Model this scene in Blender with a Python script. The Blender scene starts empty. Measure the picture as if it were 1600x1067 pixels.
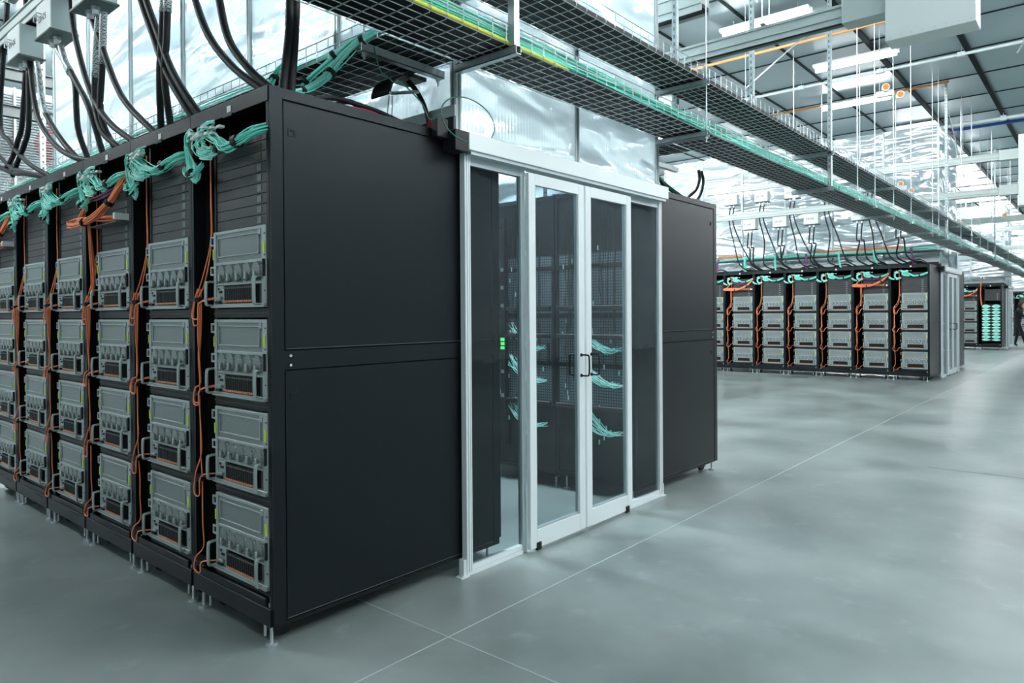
import bpy, math, random
from mathutils import Vector, Matrix
random.seed(7)
S = bpy.context.scene
C = S.collection
PI = math.pi
# ------------------------------------------------------------------ camera
CY, CP, CR, CF = math.radians(40.5703), math.radians(-0.3229), math.radians(0.3774), 1091.75
F = Vector((math.cos(CY)*math.cos(CP), math.sin(CY)*math.cos(CP), math.sin(CP)))
R = Vector((math.sin(CY), -math.cos(CY), 0)); U = R.cross(F)
Rc = math.cos(CR)*R - math.sin(CR)*U; Uc = math.sin(CR)*R + math.cos(CR)*U
cd = bpy.data.cameras.new('camera'); cam = bpy.data.objects.new('camera', cd); C.objects.link(cam)
cam.matrix_world = Matrix(((Rc.x, Uc.x, -F.x, -1.5567), (Rc.y, Uc.y, -F.y, -2.6453), (Rc.z, Uc.z, -F.z, 1.3909), (0, 0, 0, 1)))
cd.sensor_fit = 'HORIZONTAL'; cd.sensor_width = 36; cd.lens = CF*36/1600; cd.shift_y = -36.05/1600
cd.clip_start = .05; cd.clip_end = 300
S.camera = cam
# ------------------------------------------------------------------ world, light, exposure
w = bpy.data.worlds.new('world'); S.world = w; w.use_nodes = True
bg = w.node_tree.nodes['Background']; bg.inputs[0].default_value = (.74, .90, .95, 1); bg.inputs[1].default_value = .3
S.view_settings.view_transform = 'Standard'; S.view_settings.look = 'None'
S.view_settings.gamma = 1; S.view_settings.use_curve_mapping = False; S.view_settings.exposure = 0.0
LAMP = 325.0     # emission of the ceiling tubes
# ------------------------------------------------------------------ materials
def mat(name, col, rough=.5, metal=0, spec=.5, emit=None, es=0, coat=0):
    m = bpy.data.materials.new(name); m.use_nodes = True
    b = m.node_tree.nodes['Principled BSDF']
    b.inputs['Base Color'].default_value = (*col, 1); b.inputs['Roughness'].default_value = rough
    b.inputs['Metallic'].default_value = metal; b.inputs['Specular IOR Level'].default_value = spec
    if coat: b.inputs['Coat Weight'].default_value = coat; b.inputs['Coat Roughness'].default_value = .2
    if emit: b.inputs['Emission Color'].default_value = (*emit, 1); b.inputs['Emission Strength'].default_value = es
    return m
def nodes(m): return m.node_tree.nodes, m.node_tree.links, m.node_tree.nodes['Principled BSDF']
def vary(m, scale, amt, c0, c1, rough=None, bump=0, detail=4, stretch=(1, 1, 1), coord='Object'):
    n, l, b = nodes(m)
    tc = n.new('ShaderNodeTexCoord'); mp = n.new('ShaderNodeMapping'); mp.inputs['Scale'].default_value = stretch
    t = n.new('ShaderNodeTexNoise'); t.inputs['Scale'].default_value = scale; t.inputs['Detail'].default_value = detail
    l.new(tc.outputs[coord], mp.inputs[0]); l.new(mp.outputs[0], t.inputs['Vector'])
    r = n.new('ShaderNodeValToRGB'); r.color_ramp.elements[0].color = (*c0, 1); r.color_ramp.elements[1].color = (*c1, 1)
    r.color_ramp.elements[0].position = .5-amt; r.color_ramp.elements[1].position = .5+amt
    l.new(t.outputs[0], r.inputs[0]); l.new(r.outputs[0], b.inputs['Base Color'])
    if rough:
        q = n.new('ShaderNodeMapRange'); q.inputs[1].default_value = .3; q.inputs[2].default_value = .7
        q.inputs[3].default_value, q.inputs[4].default_value = rough
        l.new(t.outputs[0], q.inputs[0]); l.new(q.outputs[0], b.inputs['Roughness'])
    if bump:
        bn = n.new('ShaderNodeBump'); bn.inputs['Strength'].default_value = bump; bn.inputs['Distance'].default_value = .01
        l.new(t.outputs[0], bn.inputs['Height']); l.new(bn.outputs[0], b.inputs['Normal'])
    return m
BLK = vary(mat('black_powder_coat', (.004, .005, .006), .36, 0, .23), 400, .3, (.0035, .0045, .0055), (.006, .0075, .009), None, .04)
SILL = mat('blank_label', (.12, .14, .14), .5)
STEEL = mat('beam_steel', (.045, .055, .055), .6, .0)
SHEEN = mat('panel_edge_sheen', (.06, .07, .075), .3)  # paler colour that paints a sheen along the panels' lower edges
BLK.node_tree.nodes['Principled BSDF'].inputs['Specular Tint'].default_value = (.78, .92, 1, 1)
BLK2 = mat('black_inner', (.004, .005, .006), .6)
BLANK = mat('blanking_grey', (.020, .024, .026), .5)
SEAM = mat('seam_black', (.001, .001, .001), .9)
SIL = mat('server_silver', (.33, .385, .38), .36, .45)
SILD = mat('server_silver_dark', (.13, .155, .155), .5, .3)
ZINC = mat('zinc', (.55, .60, .62), .38, .8)
GALV = vary(mat('galvanised_strut', (.36, .42, .43), .45, .7), 30, .3, (.30, .36, .37), (.46, .52, .53))
ALU = mat('door_aluminium', (.76, .83, .84), .38, .15)
ALUD = mat('post_aluminium', (.42, .49, .51), .4, .4)
BUS = mat('busway_grey', (.42, .48, .47), .5, .2)
BOXG = mat('tap_box_grey', (.62, .68, .67), .5)
WHT = mat('white_plastic', (.80, .84, .83), .5)
AQUA = mat('aqua_fibre', (.21, .88, .73), .4)
AQUA2 = mat('pale_aqua_fibre', (.55, .93, .84), .4)
ORG = mat('orange_fibre', (.86, .23, .085), .45)
ORGT = mat('orange_tip', (.75, .28, .12), .4)
PUR = mat('purple_cable', (.22, .06, .20), .5)
YEL = mat('yellow_tube', (.62, .66, .05), .5)
LIME = mat('lime_label', (.50, .66, .04), .5)
RUB = mat('black_rubber', (.008, .010, .012), .55, 0, .3)
RED = mat('red_sign', (.34, .010, .028), .5)
GRNC = mat('dark_green_cable', (.02, .16, .11), .5)
COND = mat('orange_conduit', (.75, .33, .12), .5)
BLUE = mat('blue_pipe', (.03, .11, .42), .45)
PIPE = mat('white_pipe', (.62, .70, .72), .45)
GLED = mat('green_led', (.02, .4, .05), .5, emit=(.1, 1, .15), es=2.5)
ALED = mat('screen_amber', (.4, .1, .02), .5)
TBAR = mat('ceiling_bar', (.010, .018, .022), .8, 0, .1)
LAMPM = mat('lamp_tube', (.9, .95, .95), .5, emit=(.95, .985, 1), es=LAMP)
LAMPD = mat('lamp_tube_dim', (.9, .95, .95), .5, emit=(.95, .985, 1), es=LAMP*.22)
LAMPF = mat('lamp_tube_faint', (.9, .95, .95), .5, emit=(.95, .985, 1), es=LAMP*.06)
JOINT = mat('floor_joint', (.42, .50, .49), .5)
DKJ = mat('floor_crack', (.06, .08, .08), .6)
SKIN = mat('skin', (.50, .30, .22), .5)
CLOTH = mat('black_cloth', (.010, .012, .016), .9)
HAIR = mat('dark_hair', (.02, .014, .010), .7)
ORL = mat('orange_reflector', (.62, .22, .02), .4)
WALLM = vary(mat('wall_panel', (.78, .84, .85), .45), .8, .3, (.60, .68, .70), (.86, .91, .92), stretch=(.25, .25, 2.5))
CEILM = vary(mat('ceiling_panel', (.25, .32, .35), .65, 0, .2), .6, .3, (.30, .39, .42), (.42, .51, .54), (.28, .45))
FLOORM = vary(mat('polished_concrete', (.2, .24, .24), .25, 0, .6), 1.1, .2, (.125, .155, .153), (.29, .337, .33), (.29, .37), .0, 9)
def floor_detail():
    # trowel clouds and fine pale scuffs in the polished slab
    n, l, b = nodes(FLOORM)
    tc = n.new('ShaderNodeTexCoord'); t = n.new('ShaderNodeTexNoise'); t.inputs['Scale'].default_value = 5; t.inputs['Detail'].default_value = 6
    t.inputs['Roughness'].default_value = .6
    l.new(tc.outputs['Object'], t.inputs['Vector'])
    q = n.new('ShaderNodeMapRange'); q.interpolation_type = 'SMOOTHSTEP'; q.inputs[1].default_value = .55; q.inputs[2].default_value = .85; q.inputs[3].default_value = 0; q.inputs[4].default_value = .7
    l.new(t.outputs[0], q.inputs[0])
    mx = n.new('ShaderNodeMixRGB'); l.new(q.outputs[0], mx.inputs[0])
    l.new(b.inputs['Base Color'].links[0].from_socket, mx.inputs[1]); mx.inputs[2].default_value = (.36, .41, .41, 1); l.new(mx.outputs[0], b.inputs['Base Color'])
floor_detail()
def poly_mat(name='polycarbonate'):
    m = mat(name, (.70, .77, .79), .3); n, l, b = nodes(m)
    tc = n.new('ShaderNodeTexCoord'); mp = n.new('ShaderNodeMapping'); mp.inputs['Scale'].default_value = (.7, .7, 2.6)
    t = n.new('ShaderNodeTexNoise'); t.inputs['Scale'].default_value = 1.0; t.inputs['Detail'].default_value = 2.5; t.inputs['Distortion'].default_value = .6
    l.new(tc.outputs['Object'], mp.inputs[0]); l.new(mp.outputs[0], t.inputs['Vector'])
    wv = n.new('ShaderNodeTexWave'); wv.wave_type = 'BANDS'; wv.bands_direction = 'DIAGONAL'; wv.inputs['Scale'].default_value = 22; wv.inputs['Distortion'].default_value = .4
    m3 = n.new('ShaderNodeMapping'); m3.inputs['Scale'].default_value = (1, 1, 0.0); l.new(tc.outputs['Object'], m3.inputs[0]); l.new(m3.outputs[0], wv.inputs['Vector'])
    b1 = n.new('ShaderNodeBump'); b1.inputs['Strength'].default_value = 1; b1.inputs['Distance'].default_value = .30; l.new(t.outputs[0], b1.inputs['Height'])
    b2 = n.new('ShaderNodeBump'); b2.inputs['Strength'].default_value = .5; b2.inputs['Distance'].default_value = .0012; l.new(wv.outputs[0], b2.inputs['Height'])
    l.new(b1.outputs[0], b2.inputs['Normal']); N = b2.outputs[0]
    tr = n.new('ShaderNodeBsdfTranslucent'); tr.inputs[0].default_value = (.90, .95, .96, 1); l.new(N, tr.inputs['Normal'])
    df = n.new('ShaderNodeBsdfDiffuse'); df.inputs[0].default_value = (.80, .88, .90, 1); l.new(N, df.inputs['Normal'])
    tp = n.new('ShaderNodeBsdfTransparent'); tp.inputs[0].default_value = (.88, .95, .97, 1)
    gl = n.new('ShaderNodeBsdfGlossy'); gl.inputs['Roughness'].default_value = .14; gl.inputs[0].default_value = (.9, .97, 1, 1); l.new(N, gl.inputs['Normal'])
    m1 = n.new('ShaderNodeMixShader'); m1.inputs[0].default_value = .55; l.new(df.outputs[0], m1.inputs[1]); l.new(tr.outputs[0], m1.inputs[2])
    m2 = n.new('ShaderNodeMixShader'); m2.inputs[0].default_value = .30; l.new(m1.outputs[0], m2.inputs[1]); l.new(tp.outputs[0], m2.inputs[2])
    m4 = n.new('ShaderNodeMixShader'); m4.inputs[0].default_value = .46; l.new(m2.outputs[0], m4.inputs[1]); l.new(gl.outputs[0], m4.inputs[2])
    out = [q for q in n if q.type == 'OUTPUT_MATERIAL'][0]; l.new(m4.outputs[0], out.inputs[0])
    return m
POLY = poly_mat()
def glass_mat():
    m = mat('tinted_glass', (.4, .45, .46), .02); n, l, b = nodes(m)
    tr = n.new('ShaderNodeBsdfTransparent'); tr.inputs[0].default_value = (.67, .73, .75, 1)
    gl = n.new('ShaderNodeBsdfGlossy'); gl.inputs['Roughness'].default_value = .03; gl.inputs[0].default_value = (.9, .95, 1, 1)
    lw = n.new('ShaderNodeLayerWeight'); pw = n.new('ShaderNodeMath'); pw.operation = 'POWER'; pw.inputs[1].default_value = 3.5; l.new(lw.outputs['Facing'], pw.inputs[0])
    fr = n.new('ShaderNodeMath'); fr.operation = 'MULTIPLY_ADD'; fr.inputs[1].default_value = .5; fr.inputs[2].default_value = .025; l.new(pw.outputs[0], fr.inputs[0])
    tc = n.new('ShaderNodeTexCoord'); t = n.new('ShaderNodeTexNoise'); t.inputs['Scale'].default_value = 5
    l.new(tc.outputs['Object'], t.inputs['Vector']); bn = n.new('ShaderNodeBump'); bn.inputs['Strength'].default_value = .35; bn.inputs['Distance'].default_value = .004
    l.new(t.outputs[0], bn.inputs['Height']); l.new(bn.outputs[0], gl.inputs['Normal'])
    mx = n.new('ShaderNodeMixShader'); l.new(fr.outputs[0], mx.inputs[0]); l.new(tr.outputs[0], mx.inputs[1]); l.new(gl.outputs[0], mx.inputs[2])
    l.new(mx.outputs[0], [q for q in n if q.type == 'OUTPUT_MATERIAL'][0].inputs[0]); return m
GLASS = glass_mat()
def perf_mat(name, base, hole, scale, alpha=False, offs=.5):
    m = mat(name, base, .45, .3); n, l, b = nodes(m)
    tc = n.new('ShaderNodeTexCoord'); sx = n.new('ShaderNodeSeparateXYZ'); cx = n.new('ShaderNodeCombineXYZ')
    l.new(tc.outputs['Object'], sx.inputs[0]); l.new(sx.outputs[1], cx.inputs[0]); l.new(sx.outputs[2], cx.inputs[1])
    br = n.new('ShaderNodeTexBrick'); br.offset = offs; br.inputs['Scale'].default_value = scale; br.inputs['Mortar Size'].default_value = .028 if not alpha else .02
    br.inputs['Brick Width'].default_value = .12; br.inputs['Row Height'].default_value = .12
    br.inputs['Color1'].default_value = (*hole, 1); br.inputs['Color2'].default_value = (*hole, 1); br.inputs['Mortar'].default_value = (*base, 1)
    l.new(cx.outputs[0], br.inputs['Vector']); l.new(br.outputs[0], b.inputs['Base Color'])
    if alpha:
        tr = n.new('ShaderNodeBsdfTransparent'); mx = n.new('ShaderNodeMixShader'); inv = n.new('ShaderNodeMath'); inv.operation = 'SUBTRACT'; inv.inputs[0].default_value = .62
        mu = n.new('ShaderNodeMath'); mu.operation = 'MULTIPLY'; mu.inputs[1].default_value = .6
        l.new(br.outputs['Fac'], mu.inputs[0]); l.new(mu.outputs[0], inv.inputs[1]); l.new(inv.outputs[0], mx.inputs[0]); l.new(b.outputs[0], mx.inputs[1]); l.new(tr.outputs[0], mx.inputs[2])
        l.new(mx.outputs[0], [q for q in n if q.type == 'OUTPUT_MATERIAL'][0].inputs[0])
    return m
PERF = perf_mat('perforated_silver', (.26, .305, .30), (.055, .07, .068), 24)
MESHD = perf_mat('perforated_door_sheet', (.06, .075, .085), (.27, .33, .37), 5.5, False, 0)
BRAID = perf_mat('braided_sleeve', (.5, .55, .55), (.02, .02, .02), 12)
# ------------------------------------------------------------------ mesh builder
class MB:
    def __init__(s): s.v = []; s.f = []; s.m = []; s.mats = []
    def mi(s, m):
        if m not in s.mats: s.mats.append(m)
        return s.mats.index(m)
    def add(s, vs, fs, m):
        o = len(s.v); s.v += [tuple(q) for q in vs]; k = s.mi(m)
        for f in fs: s.f.append([i+o for i in f]); s.m.append(k)
        return s
    def box(s, x0, x1, y0, y1, z0, z1, m):
        return s.add([(x, y, z) for x in (x0, x1) for y in (y0, y1) for z in (z0, z1)],
                     [(0, 1, 3, 2), (4, 6, 7, 5), (0, 4, 5, 1), (2, 3, 7, 6), (0, 2, 6, 4), (1, 5, 7, 3)], m)
    def bbox(s, x0, x1, y0, y1, z0, z1, m, c=.004):
        # box with chamfered edges (profile in yz extruded along x with taper at both ends)
        def ring(x, d): return [(x, y0+d, z0+c+d), (x, y0+c+d, z0+d), (x, y1-c-d, z0+d), (x, y1-d, z0+c+d), (x, y1-d, z1-c-d), (x, y1-c-d, z1-d), (x, y0+c+d, z1-d), (x, y0+d, z1-c-d)]
        vs = ring(x0, c)+ring(x0+c, 0)+ring(x1-c, 0)+ring(x1, c)
        fs = [tuple(range(7, -1, -1)), tuple(range(24, 32))]
        for k in range(3):
            for i in range(8): fs.append((k*8+i, k*8+(i+1) % 8, k*8+8+(i+1) % 8, k*8+8+i))
        return s.add(vs, fs, m)
    def tube(s, pts, r, m, n=6, cap=True):
        P = [Vector(p) for p in pts]; vs = []; fs = []; up = None
        for i, p in enumerate(P):
            t = (P[min(i+1, len(P)-1)]-P[max(i-1, 0)])
            t = t.normalized() if t.length > 1e-9 else Vector((0, 0, 1))
            if up is None: up = t.orthogonal().normalized()
            up = (up-t*up.dot(t)); up = up.normalized() if up.length > 1e-6 else t.orthogonal().normalized()
            b = t.cross(up); rr = r[i] if isinstance(r, (list, tuple)) else r
            for k in range(n):
                a = 2*PI*(k+.5)/n; vs.append(p+up*math.cos(a)*rr+b*math.sin(a)*rr)
        for i in range(len(P)-1):
            for k in range(n): fs.append((i*n+k, i*n+(k+1) % n, (i+1)*n+(k+1) % n, (i+1)*n+k))
        if cap: fs += [tuple(range(n-1, -1, -1)), tuple(range((len(P)-1)*n, len(P)*n))]
        return s.add(vs, fs, m)
    def cyl(s, p, q, r, m, n=10): return s.tube([p, q], r, m, n)
    def build(s, name, parent=None, loc=None, smooth=False):
        me = bpy.data.meshes.new(name); me.from_pydata(s.v, [], s.f)
        for m in s.mats: me.materials.append(m)
        me.polygons.foreach_set('material_index', s.m)
        if smooth: me.polygons.foreach_set('use_smooth', [True]*len(s.f))
        me.update(); o = bpy.data.objects.new(name, me); C.objects.link(o)
        if parent: o.parent = parent
        if loc: o.location = loc
        return o
def tag(o, label, cat=None, group=None, kind=None):
    if label: o['label'] = label
    if cat: o['category'] = cat
    if group: o['group'] = group
    if kind: o['kind'] = kind
    return o
def empty(name, loc=(0, 0, 0), label=None, cat=None, group=None):
    o = bpy.data.objects.new(name, None); C.objects.link(o); o.location = loc; o.empty_display_size = .1
    return tag(o, label, cat, group)
def copy_tree(o, parent=None):
    c = o.copy(); C.objects.link(c)
    if parent: c.parent = parent
    for ch in o.children: copy_tree(ch, c)
    return c
def dup(o, loc, label, group=None, sx=1):
    c = copy_tree(o); c.location = loc; c.scale = (sx, 1, 1); c['label'] = label
    if group: c['group'] = group
    return c
def smooth_path(pts, n=6):
    P = [Vector(p) for p in pts]; o = []
    for i in range(len(P)-1):
        a, b, c, d = P[max(i-1, 0)], P[i], P[i+1], P[min(i+2, len(P)-1)]
        for k in range(n):
            t = k/n; o.append(.5*((2*b)+(c-a)*t+(2*a-5*b+4*c-d)*t*t+(3*b-a-3*c+d)*t**3))
    o.append(P[-1]); return o
def strands(mb, path, count, rb, rs, m, n=4, seg=5, jit=.35, seed=0, m2=None, m2p=.15):
    rnd = random.Random(seed); P = smooth_path(path, seg)
    for s_ in range(count):
        a = rnd.random()*2*PI; q = math.sqrt(rnd.random())*rb; tw = rnd.uniform(-1.2, 1.2); ph = rnd.random()*6; vs = []; up = None
        for i, p in enumerate(P):
            t = (P[min(i+1, len(P)-1)]-P[max(i-1, 0)]).normalized()
            if up is None: up = t.orthogonal().normalized()
            up = (up-t*up.dot(t)).normalized(); b = t.cross(up); aa = a+tw*i/len(P)
            g = q*(1+jit*math.sin(ph+i*.55)); vs.append(p+up*math.cos(aa)*g+b*math.sin(aa)*g)
        mb.tube(vs, rs, m2 if (m2 and rnd.random() < m2p) else m, n, False)
    return mb
ORD = ['first', 'second', 'third', 'fourth', 'fifth', 'sixth', 'seventh', 'eighth', 'ninth', 'tenth', 'eleventh', 'twelfth', 'thirteenth', 'fourteenth', 'fifteenth', 'sixteenth']
# ------------------------------------------------------------------ setting
def struct(name, mb, label=None):
    o = mb.build(name); o['kind'] = 'structure'
    if label: o['label'] = label
    return o
struct('floor', MB().box(-9, 62, -12, 16, -.2, 0, FLOORM))
struct('ceiling', MB().box(-9, 62, -12, 16, 5.6, 5.8, CEILM))
struct('wall_far', MB().box(62, 62.2, -12, 16, 0, 5.6, WALLM))
struct('wall_back', MB().box(-9, 62, 16, 16.2, 0, 5.6, WALLM))
struct('wall_front', MB().box(-9, 62, -12.2, -12, 0, 5.6, WALLM))
struct('wall_near', MB().box(-9.2, -9, -12, 16, 0, 5.6, WALLM))
struct('trim_1', MB().box(-6, 60, -.474, -.468, 0, .0012, JOINT), 'pale saw-cut floor joint running past the glass doors')
struct('trim_2', MB().box(.541, .547, -9, -.474, 0, .0012, JOINT).box(.541, .547, -.468, 6, 0, .0012, JOINT), 'pale floor joint crossing under the near rack')
struct('trim_3', MB().box(5.60, 5.606, -2.6, -1.4, 0, .001, DKJ))
PX, PP = 14.46, .712       # distance between pods, width of a rack
X3, Y3 = 28.9, .31
# ceiling bars
t = MB()
for k in range(-3, 9): t.box(-6, 60, .2+1.13*k-.022, .2+1.13*k+.022, 5.585, 5.6, TBAR)
for k in range(-10, 34): t.box(10.3+1.455*k-.016, 10.3+1.455*k+.016, -8, 16, 5.586, 5.6, TBAR)
struct('trim_4', t, 'dark bars between the ceiling panels')
t = MB()
for y in (.2, -.93): t.box(-6, 60, y-.04, y+.04, 5.55, 5.586, TBAR)
struct('trim_5', t, 'heavier dark ceiling rails running down the hall')
# ceiling lamps
lamps = [(8.2, 1.02, 0), (10.6, .47, 0), (13.0, 1.07, 0)]
lamps += [(-3.5, -6.5, 0)]  # unseen lamp behind the camera, added to light the near end
lamps += [(x, y, 0) for x in (-2.6,) for y in (4.8, 6.4, 12.0)]                    # unseen, added by the near row's left end for reflections in the sheets
lamps += [(x, y, 0) for x in (1.75, 2.65) for y in (.75, 2.1, 3.5, 4.9, 6.2)]               # added inside the near chimney so its sheets look bright
lamps += [(x, y, 0) for x in (5.2,) for y in (2.4, 4.8, 7.2, 9.6)]  # hidden lamps added beyond the near chimney, bright through its sheets
lamps += [(.6, -5.6, 0), (3.0, -4.4, 0), (3.0, -6.6, 0), (5.6, -3.4, 0), (5.6, -6.2, 0), (1.5, 9.5, 0)]  # added out of view, mostly to brighten doors, side panels and near floor
for x in (8.2, 13.0, 17.8, 22.6, 27.4, 32.2, 37, 42, 48, 54): lamps += [(x, 5.6, 0), (x, -4.4, 0), (x, 10.2, 0)]
for x in (19.2, 24.0, 28.6, 34, 40, 46, 52): lamps += [(x, 1.07, 0)]
lp = None
for i, (x, y, _) in enumerate(lamps):
    if lp is None:
        lp = empty('strip_light', (x, y, 5.42))
        MB().box(-.115, .115, -.62, .62, .03, .07, WHT).box(-.02, .02, -.64, -.62, .0, .06, WHT).build('housing', lp)
        MB().tube([(0, -.60, -.01), (0, .60, -.01)], .035, LAMPM, 10).build('lamp_tube', lp)
        for s_ in (-.45, .45): MB().cyl((0, s_, .07), (0, s_, .17), .004, ZINC, 5).build('hanger', lp)
        o = lp
    else:
        o = copy_tree(lp); o.location = (x, y, 5.42)
        if i == 3:
            for c in o.children:
                if c.name.startswith('lamp_tube'): tube0 = c.data.copy(); tube0.materials[0] = LAMPM
        if i > 2:
            for c in o.children:
                if c.name.startswith('lamp_tube'): c.data = tube0
    if i < 3:                                   # the three lamps over the trays are dimmer than the rows beside them
        for c in o.children:
            if c.name.startswith('lamp_tube'): c.data = c.data.copy(); c.data.materials[0] = LAMPD if i != 1 else LAMPF
    if i == 0: lab = 'bright strip light nearest above the big grey box beam'
    elif i == 1: lab = 'fainter strip light in the middle of the ceiling, between two brighter ones'
    elif i == 2: lab = 'bright strip light below and beyond the fainter middle one'
    elif x > 14: lab = 'distant lit strip light among those over the far rack rows'
    elif x < 6: lab = 'added unseen strip light brightening the near end of the hall'
    else: lab = 'strip light on the ceiling over the middle of the hall'
    tag(o, lab, 'light', 'ceiling strip lights')
# pipes and conduits under the ceiling
def pipe(name, pts, r, m, lab, cat, group=None, hang=()):
    e = empty(name, (0, 0, 0), lab, cat, group); MB().tube(pts, r, m, 10).build('pipe_run', e, smooth=True)
    for (x, y, z) in hang:
        MB().cyl((x, y, z), (x, y, 5.59), .006, ZINC, 5).box(x-r-.012, x+r+.012, y-.05, y+.05, z-r-.01, z+r+.01, PIPE).build('hanger', e)
    return e
pipe('orange_conduit', [(9.35, 3.2, 5.48), (9.35, -1.6, 5.48)], .022, COND, 'orange conduit under the nearer grey beam', 'conduit')
pipe('orange_conduit', [(12.97, 3.2, 5.48), (12.97, -.47, 5.48)], .022, COND, 'orange conduit ending short behind the lower strip light', 'conduit')
pipe('white_pipe', [(11.5, 3.6, 5.46), (11.5, -3.5, 5.46)], .024, PIPE, 'thin white pipe crossing the upper right ceiling', 'pipe', None, [(11.5, -.86, 5.46), (11.5, .3, 5.46), (11.5, -1.7, 5.46), (11.5, 1.6, 5.46)])
pipe('white_pipe', [(16.3, 1.3, 5.44), (16.3, -3.5, 5.44)], .04, PIPE, 'white pipe beside the blue one', 'pipe', None, [(16.3, -.95, 5.44)])
pipe('blue_pipe', [(16.9, .1, 5.47), (16.9, -3.5, 5.47)], .034, BLUE, 'blue pipe crossing the ceiling at the far right', 'pipe')
# ------------------------------------------------------------------ server
def oval(mb, x, y, z, ry, rz, dx, m, n=18):
    vs = [(x-dx, y+math.cos(2*PI*i/n)*ry*.86, z+math.sin(2*PI*i/n)*rz*.86) for i in range(n)]+[(x, y+math.cos(2*PI*i/n)*ry, z+math.sin(2*PI*i/n)*rz) for i in range(n)]
    mb.add(vs, [tuple(range(n))]+[(i, n+i, n+(i+1) % n, (i+1) % n) for i in range(n)], m)
def build_server(full=True):
    r = empty('rack_server', (0, 0, 0)); W = .452; H = .340
    b = MB(); b.box(.02, .62, .0, W, .012, H, SILD)
    for (y0, y1) in ((-.002, .034), (W-.022, W)): b.bbox(.0, .022, y0, y1, .004, H, SIL, .002)
    for (z0, z1) in ((H-.014, H), (.186, .200), (.094, .104), (.0, .012)): b.bbox(-.004 if z0 < .01 else .002, .022, 0, W, z0, z1, SIL, .0015)
    b.box(.010, .02, .034, W-.022, .104, .186, SIL)
    for i in range(10):
        y = .05+.04*i
        b.box(.006, .011, y-.006, y+.006, .174, .181, BLK2)
        if i % 2: b.box(.006, .011, y-.004, y+.004, .107, .112, BLK2)
    for z in (.30, .21, .06, .13): b.box(-.002, .001, .004, .010, z, z+.006, BLK2)
    b.box(-.012, .02, .0, W+.005, -.006, .003, SIL)
    b.build('chassis', r)
    c = MB(); c.box(.006, .02, .034, W-.022, .200, H-.014, PERF)
    fy0, fy1, fz0, fz1 = .058, W-.036, .222, .312
    for q in ((fy0, fy1, fz1-.005, fz1), (fy0, fy1, fz0, fz0+.005), (fy0, fy0+.005, fz0, fz1), (fy1-.005, fy1, fz0, fz1)): c.bbox(.0, .008, q[0], q[1], q[2], q[3], SIL, .001)
    c.bbox(-.003, .008, .036, .058, .300, .326, SIL, .002)
    c.build('cover_panel', r)
    f0 = None
    for i in range(5):
        y = .073+i*.0765
        if f0 is None:
            m = MB(); oval(m, .008, 0, .150, .035, .042, .012, PERF); oval(m, .0075, 0, .150, .0365, .044, .004, SIL)
            m.bbox(-.010, .002, -.015, .013, .110, .136, SILD, .002); m.bbox(-.015, -.006, -.007, .007, .112, .146, SIL, .002)
            m.box(-.006, -.001, .014, .018, .112, .146, BLK2)
            f0 = m.build('fan_module', r); f0.location.y = y
        else:
            q = f0.copy(); C.objects.link(q); q.parent = r; q.location.y = y
    b = MB(); b.box(.012, .02, .085, .36, .012, .094, BLK2)
    if full:
        b.build('drive_bay', r); s0 = None
        for i in range(16):
            y = .094+i*.0163
            if s0 is None:
                m = MB(); m.bbox(-.006, .014, -.0055, .0055, .018, .088, RUB, .0015); m.box(-.0085, -.005, -.0045, .0045, .017, .026, ORGT); m.box(-.009, -.006, -.004, .004, .078, .084, SILD)
                s0 = m.build('drive_sled', r); s0.location.y = y
            else:
                q = s0.copy(); C.objects.link(q); q.parent = r; q.location.y = y
    else:
        for i in range(16):
            y = .094+i*.0163; b.box(-.004, .014, y-.005, y+.005, .026, .088, RUB); b.box(-.006, .0, y-.005, y+.005, .014, .024, ORGT)
        b.build('drive_bay', r)
    p = MB(); p.bbox(.002, .018, .362, W-.024, .014, .092, SIL, .002); p.box(-.002, .004, .375, .40, .06, .07, BLK2)
    p.bbox(-.012, .004, .37, .415, .030, .044, SIL, .002); p.box(-.010, .004, .385, .425, .014, .024, BLK2); p.box(-.001, .003, .40, .412, .074, .084, BLK2)
    p.build('port_block', r)
    def han(y, z0, z1, d, nm, lab=None):
        m = MB()
        for dy in (-.0045, .0045):
            m.tube(smooth_path([(.01, y+dy, z0), (-d*.7, y+dy, z0+.002), (-d, y+dy, z0+.014), (-d, y+dy, z1-.014), (-d*.7, y+dy, z1-.002), (.01, y+dy, z1)], 3), .0055, SIL, 6)
        return m.build(nm, r, smooth=True)
    han(.042, .004, .124, .030, 'handle'); han(W+.004, .004, .114, .034, 'handle')
    for z0, z1 in ((.278, .322), (.142, .184)):
        m = MB(); y0, y1 = W, W+.032
        m.bbox(.0, .008, y0, y1, z1-.008, z1, SIL, .001); m.bbox(.0, .008, y0, y1, z0, z0+.008, SIL, .001); m.bbox(.0, .008, y1-.008, y1, z0, z1, SIL, .001)
        m.build('side_bracket', r)
    MB().box(-.003, .001, .006, .020, .222, .272, LIME).build('lime_label', r)
    MB().box(-.003, .001, W-.008, W+.001, .215, .262, LIME).build('lime_label', r)
    MB().bbox(-.012, .0, .002, .011, .122, .196, BLK2, .002).build('release_bar', r)
    return r
SRVZ = [1.436, 1.037, .640, .243]
SRVN = ['topmost', 'second from top', 'third from top', 'lowest']
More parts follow.
